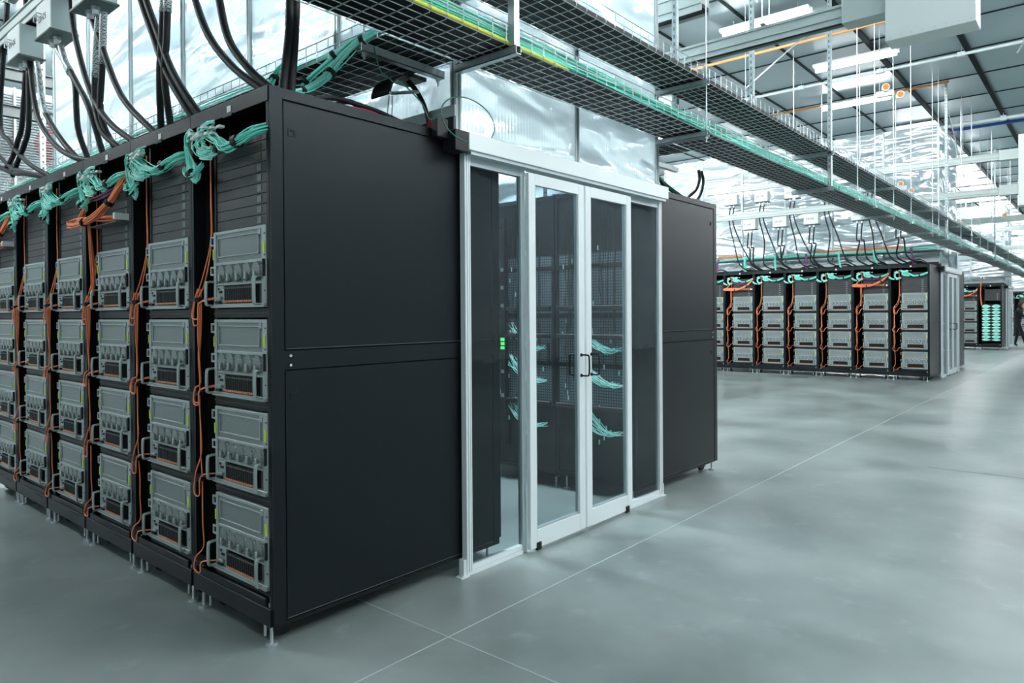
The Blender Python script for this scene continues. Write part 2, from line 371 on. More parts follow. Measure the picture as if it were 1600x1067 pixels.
# ------------------------------------------------------------------ rack
def build_rack(end=False, label=None, blanks=True):
    r = empty('server_rack', (0, 0, 0)); D = 1.41; W = PP
    b = MB()
    e0 = .0 if not end else .014
    b.bbox(.0, .06, e0, .036, .0+.09, 2.35, BLK, .002); b.bbox(.0, .06, .694, W-.0006, .09, 2.35, BLK, .002)
    b.bbox(D-.06, D, e0, .036, .09, 2.35, BLK, .002); b.bbox(D-.06, D, .694, W-.0006, .09, 2.35, BLK, .002)
    b.box(.06, D-.06, .004 if not end else .016, .010 if not end else .020, .12, 2.33, BLK2); b.box(.06, D-.06, .700, .706, .12, 2.33, BLK2)
    b.box(.02, D-.02, .016, W-.004, 2.325, 2.345, BLK2); b.box(.02, D-.02, .016, W-.004, .12, .14, BLK2)
    b.box(.70, .71, .04, .69, .14, 2.32, BLK2)
    for y in (.026, .505):                      # square-holed mounting rails
        b.box(.018, .06, y, y+.018, .14, 2.30, BLK)
    for z in [z*.0445+.2 for z in range(46)]: b.box(.0165, .019, .036, .040, z, z+.012, SILD)
    b.box(.10, .70, .528, .534, .14, 2.3, BLK2)
    b.build('frame', r)
    t = MB(); t.bbox(-.004, .04, e0, W-.0006, 2.288, 2.352, BLK, .002); t.box(.0, .03, .005+e0, W-.003, 2.352, 2.356, BLK)
    t.bbox(-.012, .002, .30, .38, 2.278, 2.292, RUB, .002)
    tr = t.build('top_rail', r)
    MB().box(-.006, -.0035, .318, .352, 2.300, 2.328, WHT).build('label_tag', tr)
    t = MB(); t.bbox(-.010, .05, .02 if not end else .016, W-.002, .088, .165, BLK, .003); t.bbox(-.006, .02, .06, W-.06, .165, .20, BLK, .003)
    t.box(-.012, .0, .12, .26, .15, .156, RUB)
    t.build('bottom_rail', r)
    for y in (.05, .655):
        for x in (.015, D-.05):
            f = MB(); f.cyl((x, y, .012), (x, y, .205), .007, ZINC, 8); f.cyl((x, y, .0), (x, y, .013), .024, ZINC, 12); f.cyl((x, y, .165), (x, y, .178), .013, ZINC, 6)
            f.build('levelling_foot', r)
    for y in (.11, .60):
        f = MB(); f.cyl((.10, y-.013, .045), (.10, y+.013, .045), .044, RUB, 14); f.box(.07, .13, y-.02, y+.02, .07, .10, ZINC); f.cyl((.02, y, .02), (.02, y, .09), .006, ZINC, 6); f.build('caster', r)
    for z in SRVZ:
        b = MB(); b.bbox(.01, .03, .036, .515, z-.052, z-.010, BLK, .002); b.box(.006, .01, .036, .515, z-.034, z-.028, BLANK); b.build('filler_shelf', r)
    if blanks:
        for k in range(9):
            z = 1.782+.0452*k
            m = MB(); m.bbox(.022, .034, .034, .524, z, z+.0435, BLANK, .0015)
            m.box(.020, .0225, .112, .146, z+.008, z+.036, SILL if k < 6 else BLK2); m.build('blanking_panel', r)
    # perforated back door with a handle
    d = MB(); d.box(D, D+.02, .005, .03, .12, 2.33, BLK); d.box(D, D+.02, W-.03, W-.005, .12, 2.33, BLK)
    for z in (.12, .62, .98, 1.36, 1.74, 2.30): d.box(D, D+.02, .03, W-.03, z, z+.035, BLK)
    dd = d.build('back_door', r); MB().box(D+.008, D+.010, .03, W-.03, .655, 1.86, MESHD).build('perforated_sheet', dd); MB().box(D+.006, D+.011, .03, W-.03, .155, .62, BLK).box(D+.006, D+.011, .03, W-.03, 1.86, 2.30, BLK).build('solid_plate', dd)
    MB().bbox(D+.02, D+.045, .05, .07, 1.0, 1.16, RUB, .003).build('handle', dd)
    # cabling hanging over the back
    c = MB(); rnd = random.Random(5)
    for z in (1.18, .92, .56):
        for _ in range(16):
            y = rnd.uniform(.10, .22); c.tube(smooth_path([(D+.03, y-.03, z-.05+rnd.uniform(-.02, .02)), (D+.055, y+.05, z-.07+rnd.uniform(-.02, .02)), (D+.05, y+.15+rnd.uniform(0, .05), z+rnd.uniform(-.03, .05)), (D+.03, y+.24+rnd.uniform(0, .08), z+.09+rnd.uniform(-.05, .06))], 4), .0028, AQUA2 if _ % 2 else AQUA, 4, False)
    for _ in range(14):
        y = rnd.uniform(.06, .64); z = 2.2; p = []
        while z > .7+rnd.random()*.5: p.append((D+.035, y+rnd.uniform(-.012, .012), z)); z -= .12
        c.tube(smooth_path(p, 3), .0045, RUB, 4, False)
    for _ in range(30):
        y = rnd.uniform(.06, .64); z = rnd.uniform(.4, 1.9); c.bbox(D+.026, D+.034, y, y+.008, z, z+.035, AQUA2 if _ % 3 else WHT, .001)
    for z in (.66, 1.20, 1.42): c.bbox(D+.03, D+.06, .03, .68, z, z+.035, RUB, .003)
    c.build('rear_cabling', r)
    MB().box(.72, D-.14, .05, .66, .2, 2.2, BLK2).build('rear_equipment', r)
    if end:
        p = MB(); p.box(.0, D, .009, .014, .088, 2.35, SEAM); x0, x1 = .062, D-.05
        for q in ((.0, x0-.006, .088, 2.35), (x1+.006, D, .088, 2.35), (x0-.006, x1+.006, 2.306, 2.35), (x0-.006, x1+.006, .088, .104), (x0-.006, x1+.006, 1.164, 1.244)):
            p.box(q[0], q[1], .0, .009, q[2], q[3], BLK)
        for z in (1.182, 1.222): p.cyl((.085, -.003, z), (.085, .001, z), .006, ZINC, 8)
        p.build('side_frame', r)
        for z0, z1, zl in ((1.250, 2.298, 2.17), (.110, 1.158, 1.05)):
            q = MB(); q.box(x0, x1, .0015, .009, z0, z1, BLK); q.box(x0, x1, -.0012, .0015, z0, z0+.003, SHEEN); o = q.build('side_panel', r)
            l_ = MB(); l_.box(.082, .122, -.001, .0015, zl-.016, zl+.016, BLK); l_.box(.090, .116, -.002, -.001, zl+.003, zl+.011, SEAM); l_.box(.106, .116, -.002, -.001, zl-.011, zl+.004, SEAM); l_.build('latch', o)
    return r
rackE = build_rack(True); rackN = build_rack(False); srv = build_server(True); srvF = build_server(False)
used = set()
def place(proto, name, loc, label, cat, group, sx=1):
    if name not in used: used.add(name); o = proto; o.location = loc; o.scale = (sx, 1, 1)
    else: o = copy_tree(proto); o.location = loc; o.scale = (sx, 1, 1)
    return tag(o, label, cat, group)
def aqua_bundle(seed, far=False):
    rnd = random.Random(seed); e = empty('aqua_cable_bundle'); j = lambda a: rnd.uniform(-a, a)
    n = 9 if far else 24; rs = .0036 if not far else .006
    m = MB(); y1 = .40+j(.04)
    strands(m, [(.03, .035, 2.19), (-.03, .07, 2.165), (-.055, .16, 2.135), (-.06, .26, 2.125), (-.06, y1-.05, 2.16), (-.05, y1+.06, 2.21), (-.02, y1+.13, 2.23)], n, .022, rs, AQUA, 4, 4, .3, seed, AQUA2)
    m.build('patch_bundle', e, smooth=True)
    m = MB(); cy = .30+j(.03)                   # slack combed into crescents
    for k in range(16 if not far else 5):
        rr = (.050+.0058*k if not far else .05+.012*k); a0 = -PI*.62+j(.15); a1 = PI*.52+j(.2)
        m.tube([(-.065+j(.012), cy+.07+math.cos(a0+(a1-a0)*q/14)*rr*1.15, 2.175+math.sin(a0+(a1-a0)*q/14)*rr*.62) for q in range(15)], rs, AQUA2 if k % 3 == 0 else AQUA, 4, False)
    m.build('slack_coil', e, smooth=True)
    m = MB(); cy = .60+j(.02)
    for k in range(20 if not far else 6):
        rr = (.048+.0042*k if not far else .05+.006*k); a0 = -PI*.72+j(.15); a1 = PI*.62+j(.2)
        m.tube([(-.05+.03*math.sin(q*.3)+j(.004), cy-.02+math.cos(a0+(a1-a0)*q/14)*rr*.9, 2.135+math.sin(a0+(a1-a0)*q/14)*rr*.95) for q in range(15)], rs, AQUA2 if k % 4 == 0 else AQUA, 4, False)
    m.build('slack_coil', e, smooth=True)
    m = MB(); strands(m, [(-.05, .50, 2.09), (-.06, .57, 2.055), (-.05, .66, 2.07), (-.02, .73, 2.11)], n//2, .014, rs, AQUA, 4, 4, .3, seed+3, AQUA2)
    m.build('patch_bundle', e, smooth=True)
    cm = None
    for k in range(12 if not far else 6):
        y = rnd.uniform(.28, .62); z = 2.212+j(.020); x = -.06+j(.015)
        if cm is None: c_ = MB().bbox(-.02, .005, 0, .030, 0, .011, WHT, .001).build('connector_clip', e); cm = c_
        else: c_ = cm.copy(); C.objects.link(c_); c_.parent = e
        c_.location = (x, y, z)
    for y, z in ((.17, 2.134), (.60, 2.056)):
        m = MB(); m.tube([(-.055, y-.014, z+.001), (-.057, y+.014, z-.001)], .029 if y < .5 else .021, RUB, 10); m.build('cable_tie', e)
    return e
def orange_run(seed, far=False, zt=1.75):
    rnd = random.Random(seed); j = lambda a: rnd.uniform(-a, a); e = empty('orange_fibre_run'); m = MB(); rs = .0034 if not far else .0040
    yt = .600+j(.02)
    m.tube(smooth_path([(.015, .545, 2.25), (.01, .540, 2.0), (.012, .538, zt), (-.01, .56, 1.56), (-.03, yt, 1.48)], 5), rs, ORG, 5, False)
    m.tube(smooth_path([(.015, .552, 2.25), (.012, .546, 1.95), (.012, .548, zt), (-.01, .57, 1.6), (-.03, yt+.01, 1.50)], 5), rs, ORG, 5, False)
    for i in range(4):
        for q in range(1 if i > 1 else 2):
            zs = SRVZ[i]; p = []; z = 1.52
            while z > zs+.01: p.append((-.030+.006*q+.005*i+j(.003), yt+.012*math.sin(z*5+i+q*.5)+.006*i+j(.002), z)); z -= .11
            lo = zs-.035-rnd.random()*.05 if i < 3 else zs-.03; out = .03+rnd.random()*.04
            p += [(-.04, yt+out*.6, zs+.02), (-.05, yt+out*.5, lo), (-.052, yt-.035, lo-.004), (-.05, .54, zs+.015), (-.018, .462, zs+.034+.006*q)]
            m.tube(smooth_path(p, 4), rs, ORG, 5, False)
    m.build('fibre', e, smooth=True)
    for z in (1.47, 1.03, .63, .24):
        MB().tube([(-.03, yt, z-.008), (-.03, yt+.002, z+.008)], .022, RUB, 8).bbox(-.035, .02, yt, .695, z-.005, z+.005, RUB, .001).build('cable_tie', e)
    return e
def orange_harness(seed, far=False):
    e = empty('orange_cable_harness'); m = MB(); rs = .0052 if not far else .007; n = 12 if not far else 7
    strands(m, [(.01, .03, 2.20), (-.03, .07, 2.11), (-.06, .17, 2.02), (-.08, .32, 1.955), (-.10, .50, 1.93), (-.10, .63, 1.935), (-.08, .69, 1.955), (-.06, .63, 1.975), (-.04, .48, 1.965), (-.02, .30, 1.955), (0, .10, 1.95)], n, .017, rs, ORG, 4, 4, .3, seed)
    strands(m, [(.0, .50, 2.20), (-.03, .53, 2.10), (-.05, .58, 2.03), (-.06, .63, 1.97), (-.08, .55, 1.945), (-.07, .44, 1.945)], n//2, .02, rs, ORG, 4, 4, .3, seed+1)
    strands(m, [(-.03, .55, 1.95), (-.02, .555, 1.8), (-.01, .55, 1.65), (-.01, .56, 1.52)], 5, .010, rs*.8, ORG, 4, 4, .3, seed+2)
    m.build('orange_bundle', e, smooth=True)
    m = MB(); strands(m, [(.0, .04, 2.14), (-.03, .2, 2.09), (-.03, .4, 2.08), (.0, .6, 2.1)], 7, .02, rs*.8, PUR, 4, 4, .3, seed+4); m.build('purple_bundle', e, smooth=True)
    m = MB(); m.bbox(-.075, .02, .036, .060, 1.925, 1.960, WHT, .002); m.bbox(-.06, .01, .06, .46, 1.912, 1.917, SILD, .001); m.build('support_bracket', e)
    for p, q in (((-.055, .15, 2.035), (-.06, .165, 2.020)), ((-.095, .42, 1.94), (-.098, .435, 1.938)), ((-.04, .55, 2.075), (-.043, .56, 2.06))):
        MB().tube([p, q], .025, RUB, 10).build('cable_tie', e)
    return e
ab = [aqua_bundle(1), aqua_bundle(2)]; abF = aqua_bundle(3, True)
og = [orange_run(1), orange_run(4)]; ogF = orange_run(6, True)
hn = orange_harness(1); hnF = orange_harness(2, True)
NEAR = 'in the near row'
for k in range(6):
    y = PP*k; lab = f'black server rack, {ORD[k]} from the near corner of the nearest row'
    place(rackE if k == 0 else rackN, 'rE' if k == 0 else 'rN', (0, y, 0), lab, 'server rack', 'racks of the nearest row')
    for i, z in enumerate(SRVZ):
        place(srv, 'srv', (-.004, y+.040, z), f'perforated silver server, {SRVN[i]}, in the {ORD[k]} rack from the near corner', 'server', 'servers in the nearest row')
    place(ab[k % 2], 'ab%d' % (k % 2), (0, y, 0), f'aqua fibre bundle strung across the top of the {ORD[k]} rack from the near corner', 'cables', 'aqua bundles of the nearest row')
    place(og[k % 2], 'og%d' % (k % 2), (0, y, 0), f'thin orange fibres beside the servers of the {ORD[k]} rack from the near corner', 'cables', 'orange fibres of the nearest row')
    if k in (2, 5): place(hn, 'hn', (0, y, 0), f'thick orange harness over a white bracket, {ORD[k]} rack from the near corner', 'cables', 'orange harnesses of the nearest row')
for k in range(3):     # the row on the other side of the enclosed aisle
    place(rackE if k == 0 else rackN, 'rE' if k == 0 else 'rN', (4.32, PP*k, 0), ['black rack right of the glass doors with a bare side panel', 'black rack seen by its perforated back through the sliding doors', 'black rack seen by its back through the left glass pane'][k], 'server rack', 'racks across the glazed aisle', -1)
Y2 = .09
for k in range(8):
    y = Y2+PP*k; w2 = 'the distant row across the floor'
    place(rackE if k == 0 else rackN, 'rE' if k == 0 else 'rN', (PX, y, 0), f'black server rack, {ORD[k]} from the right in the distant row', 'server rack', 'racks of the distant row')
    for i, z in enumerate(SRVZ):
        place(srvF, 'srvF', (PX-.004, y+.040, z), f'silver server, {SRVN[i]}, {ORD[k]} rack from the right in the distant row', 'server', 'servers of the distant row')
    place(abF, 'abF', (PX, y, 0), f'aqua fibres topping the {ORD[k]} rack from the right in the distant row', 'cables', 'aqua bundles of the distant row')
    place(ogF, 'ogF', (PX, y, 0), f'orange fibre beside the {ORD[k]} rack from the right in the distant row', 'cables', 'orange fibres of the distant row')
    if k in (1, 5): place(hnF, 'hnF', (PX, y, 0), f'orange cable loop in the {ORD[k]} rack from the right in the distant row', 'cables', 'orange harnesses of the distant row')
place(rackE, 'rE', (PX+4.32, Y2, 0), 'black rack end just right of the distant glass doors', 'server rack', 'racks of the distant row', -1)
# third pod: one patch rack full of aqua cables, two server racks
X3, Y3 = 28.9, .31
for k in range(3):
    place(rackE if k == 0 else rackN, 'rE' if k == 0 else 'rN', (X3, Y3+PP*k, 0), ['black rack full of combed aqua patch cables, far right', 'black rack left of the aqua patch rack, far right', 'black rack half hidden behind the distant row end'][k], 'server rack', 'racks of the third row')
    if k:
        for i, z in enumerate(SRVZ): place(srvF, 'srvF', (X3-.004, Y3+PP*k+.04, z), f'silver server, {SRVN[i]} in the {"rack left of the aqua patch rack" if k == 1 else "half hidden rack of the third row"}', 'server', 'servers of the third row')
        place(hnF, 'hnF', (X3, Y3+PP*k, .02), 'orange cable loop in the rack left of the aqua patch rack' if k == 1 else 'orange cable loop in the half hidden rack of the third row', 'cables', 'orange harnesses of the third row')
        place(abF, 'abF', (X3, Y3+PP*k, 0), 'aqua fibres across the top of the rack left of the aqua patch rack' if k == 1 else 'aqua fibres across the top of the half hidden rack of the third row', 'cables', 'aqua bundles of the third row')
e = empty('aqua_patch_field', (X3, Y3, 0), 'rows of combed aqua patch cables filling the far right rack', 'cables')
for k in range(12):
    z = .36+k*.110; m = MB()
    for s_ in (-1, 1):
        for q in range(7):
            dz = (q-3)*.011*(1.6 if k % 2 else .7); m.tube(smooth_path([(-.03, .315+s_*.02, z), (-.07, .315+s_*.11, z+dz), (-.07, .315+s_*.2, z+dz), (-.02, .315+s_*.27, z+dz*.3)], 3), .008, AQUA if q % 2 else AQUA2, 4, False)
    m.build('patch_row', e, smooth=True)
m = MB(); m.bbox(-.02, .02, .04, .59, .30, 1.64, BLK2, .003); m.build('patch_panel', e)
m = MB(); strands(m, [(-.02, .62, 2.5), (-.03, .63, 2.2), (-.03, .625, 1.9), (-.03, .60, 1.62)], 7, .02, .007, ORG, 4, 4, .3, 3); m.build('orange_bundle', e, smooth=True)
X4, Y4 = 43.4, .45
for k in range(3):
    place(rackN, 'rN', (X4, Y4+PP*k, 0), 'black rack of the farthest row, behind the person', 'server rack', 'racks of the farthest row')
    for i, z in enumerate(SRVZ): place(srvF, 'srvF', (X4-.004, Y4+PP*k+.04, z), f'tiny silver server, {SRVN[i]} in a rack of the farthest row', 'server', 'servers of the farthest row')
    place(abF, 'abF', (X4, Y4+PP*k, 0), 'aqua fibres across the top of the farthest racks', 'cables', 'aqua bundles of the farthest row')
# ------------------------------------------------------------------ glazed aisle front
def door_leaf(x0, x1, hx, gx):
    e = empty('sliding_door'); y0, y1 = -.085, -.055; z0, z1 = .018, 2.215
    m = MB(); sw = .062
    m.bbox(x0, x0+sw, y0, y1, z0, z1, ALU, .003); m.bbox(x1-sw, x1, y0, y1, z0, z1, ALU, .003)
    m.box(x0+sw, x1-sw, y0+.001, y1, z0, z0+.105, ALU); m.box(x0+sw, x1-sw, y0+.001, y1, z1-.065, z1, ALU)
    m.box(x0+sw, x0+sw+.010, y0+.008, y1, z0+.105, z1-.065, ALUD); m.box(x1-sw-.010, x1-sw, y0+.008, y1, z0+.105, z1-.065, ALUD); m.box(x0+sw, x1-sw, y0+.008, y1, z0+.105, z0+.117, ALUD)
    m.build('door_frame', e)
    MB().box(x0+sw, x1-sw, -.072, -.066, z0+.105, z1-.065, GLASS).build('glass_pane', e)
    h = MB()
    for s_, yb in ((-1, y0), (1, y1)):
        h.tube(smooth_path([(hx, yb, 1.00), (hx, yb+s_*.05, 1.00), (hx, yb+s_*.062, 1.02), (hx, yb+s_*.062, 1.11), (hx, yb+s_*.05, 1.13), (hx, yb, 1.13)], 3), .0055, RUB, 8)
        for z in (1.0, 1.13): h.cyl((hx, yb, z), (hx, yb+s_*.006, z), .011, RUB, 10)
    h.build('handle', e, smooth=False)
    MB().bbox(gx-.022, gx+.022, y0-.006, y0+.012, .004, .05, RUB, .003).build('floor_guide', e)
    return e
def containment(ox, oy, near, nm):
    P_ = lambda o: setattr(o, 'location', (ox, oy, 0))
    a = door_leaf(1.590, 2.150, 2.108, 1.665); P_(a); tag(a, f'left leaf of the {nm} glazed sliding doors, white aluminium frame', 'door', 'glass doors')
    b = door_leaf(2.168, 2.730, 2.222, 2.66); P_(b); tag(b, f'right leaf of the {nm} glazed sliding doors, white aluminium frame', 'door', 'glass doors')
    for (x0, x1, side) in ((1.095, 1.600, 'left'), (2.720, 3.235, 'right')):
        e = empty('fixed_glass_panel', (ox, oy, 0), f'fixed narrow glass panel {side} of the {nm} sliding doors', 'glass panel', 'fixed glass panels')
        m = MB()
        ou = x0 if side == 'left' else x1-.045; inn = x1-.04 if side == 'left' else x0
        m.bbox(ou, ou+.045, -.052, -.012, 0, 2.25, ALU, .003); m.box(ou+.012, ou+.018, -.0535, -.052, .02, 2.24, ALUD); m.box(ou+.030, ou+.034, -.0535, -.052, .02, 2.24, ALUD)
        m.bbox(inn, inn+.04, -.050, -.014, 0, 2.25, ALUD, .003)
        m.box(x0+.04, x1-.04, -.050, -.014, .0, .022, ALU); m.box(x0+.04, x1-.04, -.044, -.014, .024, .05, ALU); m.box(x0+.04, x1-.04, -.046, -.014, 2.19, 2.25, ALUD)
        m.build('panel_frame', e)
        MB().box(x0+.04, x1-.04, -.032, -.026, .05, 2.19, GLASS).build('glass_pane', e)
        xf = x0-.02 if side == 'left' else x1; m = MB(); m.box(xf, xf+.02, -.045, -.01, .0, .09, ALU); m.box(xf-.03, xf+.03, -.06, -.01, .0, .006, ALU); m.cyl((xf-.012, -.04, .006), (xf-.012, -.04, .02), .008, ZINC, 8); m.build('floor_foot', e)
    m = MB(); m.bbox(1.078, 3.245, -.105, -.012, 2.254, 2.346, ALU, .003); m.box(1.10, 3.22, -.095, -.02, 2.235, 2.254, ALUD)
    o = m.build('door_header'); P_(o); tag(o, f'white aluminium header beam over the {nm} glass doors', 'beam', 'door headers')
    m = MB(); m.bbox(.98, 1.077, -.10, -.005, 2.24, 2.346, RUB, .003).bbox(.90, .98, -.05, -.004, 2.30, 2.40, RUB, .003)
    o = m.build('end_cap_box'); P_(o); tag(o, f'black end box at the left of the {nm} door header', 'box', 'header end boxes')
containment(0, 0, True, 'near'); containment(PX, Y2, False, 'distant'); containment(X3, Y3, False, 'farthest')
# chimney of translucent sheets above the racks
Z0, Z1 = 2.36, 5.36
def chimney(ox, oy, ny, nm, both=False):
    def post(x, y, w, lab, holes=False):
        m = MB(); m.bbox(x-w/2, x+w/2, y-w/2, y+w/2, Z0, Z1, ALUD, .003); m.box(x-w/2-.001, x-w/2, y-.006, y+.006, Z0, Z1, SILD); m.box(x-.006, x+.006, y-w/2-.001, y-w/2, Z0, Z1, SILD)
        if holes:
            z = Z0+.1
            while z < Z1-.1: m.box(x-w/2-.002, x-w/2-.001, y-w*.2, y+w*.2, z, z+.03, BLK2); z += .10
        o = m.build('chimney_post'); o.location = (ox, oy, 0); tag(o, lab, 'post', f'posts of the {nm} chimney')
    def sheet(x0, x1, y0, y1, lab, z0=Z0):
        m = MB(); m.box(x0, x1, y0, y1, z0, Z1, POLY); o = m.build('translucent_sheet'); o.location = (ox, oy, 0); tag(o, lab, 'panel', f'sheets of the {nm} chimney')
    W = 1.07
    for k in range(ny+1):
        post(1.107, .0+W*k if k else .022, .045, ('corner post' if k == 0 else f'upright post, {ORD[k-1]} left of the corner post,')+f' on the rack side of the {nm} chimney', k == ny)
        if k < ny: sheet(1.104, 1.112, W*k+.028, W*k+W-.024, f'wavy translucent sheet, {ORD[k]} from the corner, rack side of the {nm} chimney')
    post(2.21, .022, .04, f'middle post above the {nm} door header'); post(3.27, .022, .045, f'right corner post above the {nm} door header')
    sheet(1.131, 2.189, .010, .018, f'ribbed translucent sheet above the left half of the {nm} door header'); sheet(2.231, 3.247, .010, .018, f'ribbed translucent sheet above the right half of the {nm} door header')
    for k in range(ny): sheet(3.266, 3.274, W*k+.046, W*k+W, f'translucent sheet on the far side of the {nm} chimney, {ORD[k]} from the corner')
    m = MB(); m.box(1.075, 1.095, .0, W*ny, 2.45, 2.51, ALUD); m.box(1.082, 1.095, .02, W*ny, Z0-.005, 2.45, BLK2);
    m.box(3.28, 3.30, .05, W*ny, Z0-.005, Z0+.05, ALUD); m.box(1.08, 3.30, W*ny+.03, W*ny+.05, Z0, Z0+.05, ALUD)
    o = m.build('base_channel'); o.location = (ox, oy, 0); tag(o, f'grey base channel under the {nm} chimney', 'channel', 'chimney base channels')
chimney(0, 0, 6, 'near'); chimney(PX, Y2, 6, 'distant'); chimney(X3, Y3, 3, 'farthest')
chimney(43.4, .45, 3, 'last')
# ------------------------------------------------------------------ mesh trays
def tray_x(name, x0, x1, y0, y1, z, h, fine_to, lab, liner=True, lip=.035):
    e = empty(name, (0, 0, 0), lab, 'cable tray', 'long overhead trays'); m = MB(); r = .0026
    def bar(a, b, q=r): m.tube([a, b], q, ZINC, 4, False)
    n = 7
    for i in range(n): y = y0+(y1-y0)*i/(n-1); bar((x0, y, z), (x1, y, z))
    for y in (y0-.004, y1+.004):
        bar((x0, y, z+h), (x1, y, z+h), .0034); bar((x0, y, z+h*.5), (x1, y, z+h*.5))
    x = x0+.05
    while x < x1:
        m.tube([(x, y0-.004, z+h), (x, y0-.004, z+.012), (x, y0+.010, z-.004), (x, y1-.010, z-.004), (x, y1+.004, z+.012), (x, y1+.004, z+h)], r*1.1, ZINC, 4, False)
        x += .10 if x < fine_to else .2
    m.build('wire_mesh', e)
    if liner: MB().box(x0, x1, y0+.008, y1-.008, z+.004, z+.008, BLK2).box(x0, x1, y1-.012, y1-.010, z+.008, z+.05, BLK2).box(x0, x1, y0+.008, y0+.012, z+.008, z+lip, BLK2).build('black_liner', e)
    return e
TY0, TY1 = -.385, -.035
tray_x('wire_tray', -2.6, 40, TY0, TY1, 2.725, .10, 16, 'lower long wire-mesh tray carrying aqua cables past the glass doors', True, .010)
u = tray_x('wire_tray', -2.6, 16, TY0, TY1, 3.10, .10, 16, 'upper long wire-mesh tray with a black liner, nearly empty')
tray_x('wire_tray', 16, 40, TY0, TY1, 3.10, .10, 16, 'far stretch of the upper tray, filled with green cables')
def lay(name, x0, x1, y, z, n, rb, rs, m_, lab, seed, m2=None, grp=None):
    rnd = random.Random(seed); mb = MB()
    for k in range(n):
        yy = y+rnd.uniform(-rb, rb); zz = z+rnd.uniform(0, .07); p = []; x = x0; ph = rnd.random()*6
        st = .35 if x1 < 20 else .9
        while x < x1: p.append((x, yy+.016*math.sin(x*1.7+ph)+rnd.uniform(-.004, .004), zz+.006*math.sin(x*2.9+ph*2))); x += st
        p.append((x1, yy, zz)); mb.tube(p, rs, m2 if (m2 and rnd.random() < .25) else m_, 4, False)
    o = mb.build(name, smooth=True); tag(o, lab, 'cables', grp); return o
lay('aqua_cable_bundle', -2.6, 16, -.316, 2.748, 60, .044, .0052, AQUA, 'mass of aqua cables lying in the lower tray above the aisle front', 1, AQUA2)
lay('aqua_cable_bundle', 16, 40, -.27, 2.745, 30, .09, .010, AQUA, 'aqua cables in the lower tray over the far rows', 2, AQUA2)
lay('green_cable_bundle', 16, 40, -.21, 3.115, 26, .14, .012, AQUA, 'green cables in the far stretch of the upper tray', 3)
m = MB(); p = []; x = -2.6
while x < 1.5: p.append((x, -.376+.003*math.sin(x*2), 2.741+.003*math.sin(3*x))); x += .2
m.tube(p+[(1.6, -.36, 2.742)], .012, YEL, 8); tag(m.build('yellow_tube', smooth=True), 'yellow tube along the near edge of the lower tray', 'tube')
def trapeze(x, z, lab, rod=True, ylen=.41, strut=False):
    e = empty('tray_hanger', (x, 0, z), lab, 'bracket', 'tray hangers'); m = MB()
    m.box(-.02, .02, -ylen-.015, .0, -.041, -.037, GALV); m.box(-.02, -.017, -ylen-.015, .0, -.041, 0, GALV); m.box(.017, .02, -ylen-.015, .0, -.041, 0, GALV); m.box(-.02, -.008, -ylen-.015, .0, -.003, 0, GALV); m.box(.008, .02, -ylen-.015, .0, -.003, 0, GALV)
    m.build('strut_channel', e)
    if strut:
        s_ = MB(); s_.box(-.02, .02, -ylen-.001, -ylen+.036, 0.0, 5.55-z, GALV)
        zz = .2
        while zz < 5.4-z: s_.box(-.0215, -.02, -ylen+.012, -ylen+.024, zz, zz+.03, SILD); zz += .06
        s_.build('drop_strut', e)
    if rod:
        s_ = MB(); s_.cyl((0, -ylen+.0, -.085), (0, -ylen+.0, 5.58-z), .005, ZINC, 6)
        s_.cyl((0, -ylen, -.058), (0, -ylen, -.044), .013, ZINC, 6); s_.cyl((0, -ylen, .0), (0, -ylen, .012), .013, ZINC, 6); s_.build('threaded_rod', e)
    return e
trapeze(1.10, 2.72, 'bracket under the lower tray at the left end of the door header', False, .41, False)
s_ = MB(); s_.box(1.08, 1.12, -.414, -.374, 2.722, 5.55, GALV)
tag(s_.build('drop_strut'), 'grey strut dropping through both trays above the left of the doors', 'strut')
for i, (x, s) in enumerate([(3.25, 0), (6.27, 1), (9.05, 0), (11.8, 0), (13.2, 1), (14.7, 0), (17.4, 0), (20.2, 1), (23.1, 0), (26, 0), (29, 1), (32, 0), (35, 0), (38, 0)]):
    trapeze(x, 2.72, f'bracket under the lower tray, {ORD[i]} beyond the door header start', not s, .41, bool(s))
    trapeze(x, 3.095, f'bracket under the upper tray, {ORD[i]} beyond the door header start', False)
trapeze(1.10, 3.095, 'bracket under the upper tray above the left of the doors', False)
for x, zb in ((5.12, 3.10), (3.55, 3.0)):
    s_ = MB(); s_.box(x-.02, x+.02, -.03, .01, zb, 5.55, GALV); z = zb+.1
    while z < 5.4: s_.box(x-.0215, x-.02, -.016, -.004, z, z+.03, SILD); z += .06
    tag(s_.build('drop_strut'), 'galvanised strut hanging from the ceiling down to the upper tray' if x > 4 else 'short strut end wrapped in white beside the trays', 'strut')
for i, x in enumerate((7.3, 8.1, 10.2, 12.4, 16.2, 18.8)):
    tag(MB().cyl((x, -.40, 2.70), (x, -.40, 5.59), .006, ZINC, 6).box(x-.02, x+.02, -.42, -.38, 2.70, 2.72, ZINC).build('threaded_rod'), f'thin threaded rod holding the trays, {ORD[i]} of those between the brackets', 'rod', 'single threaded rods')
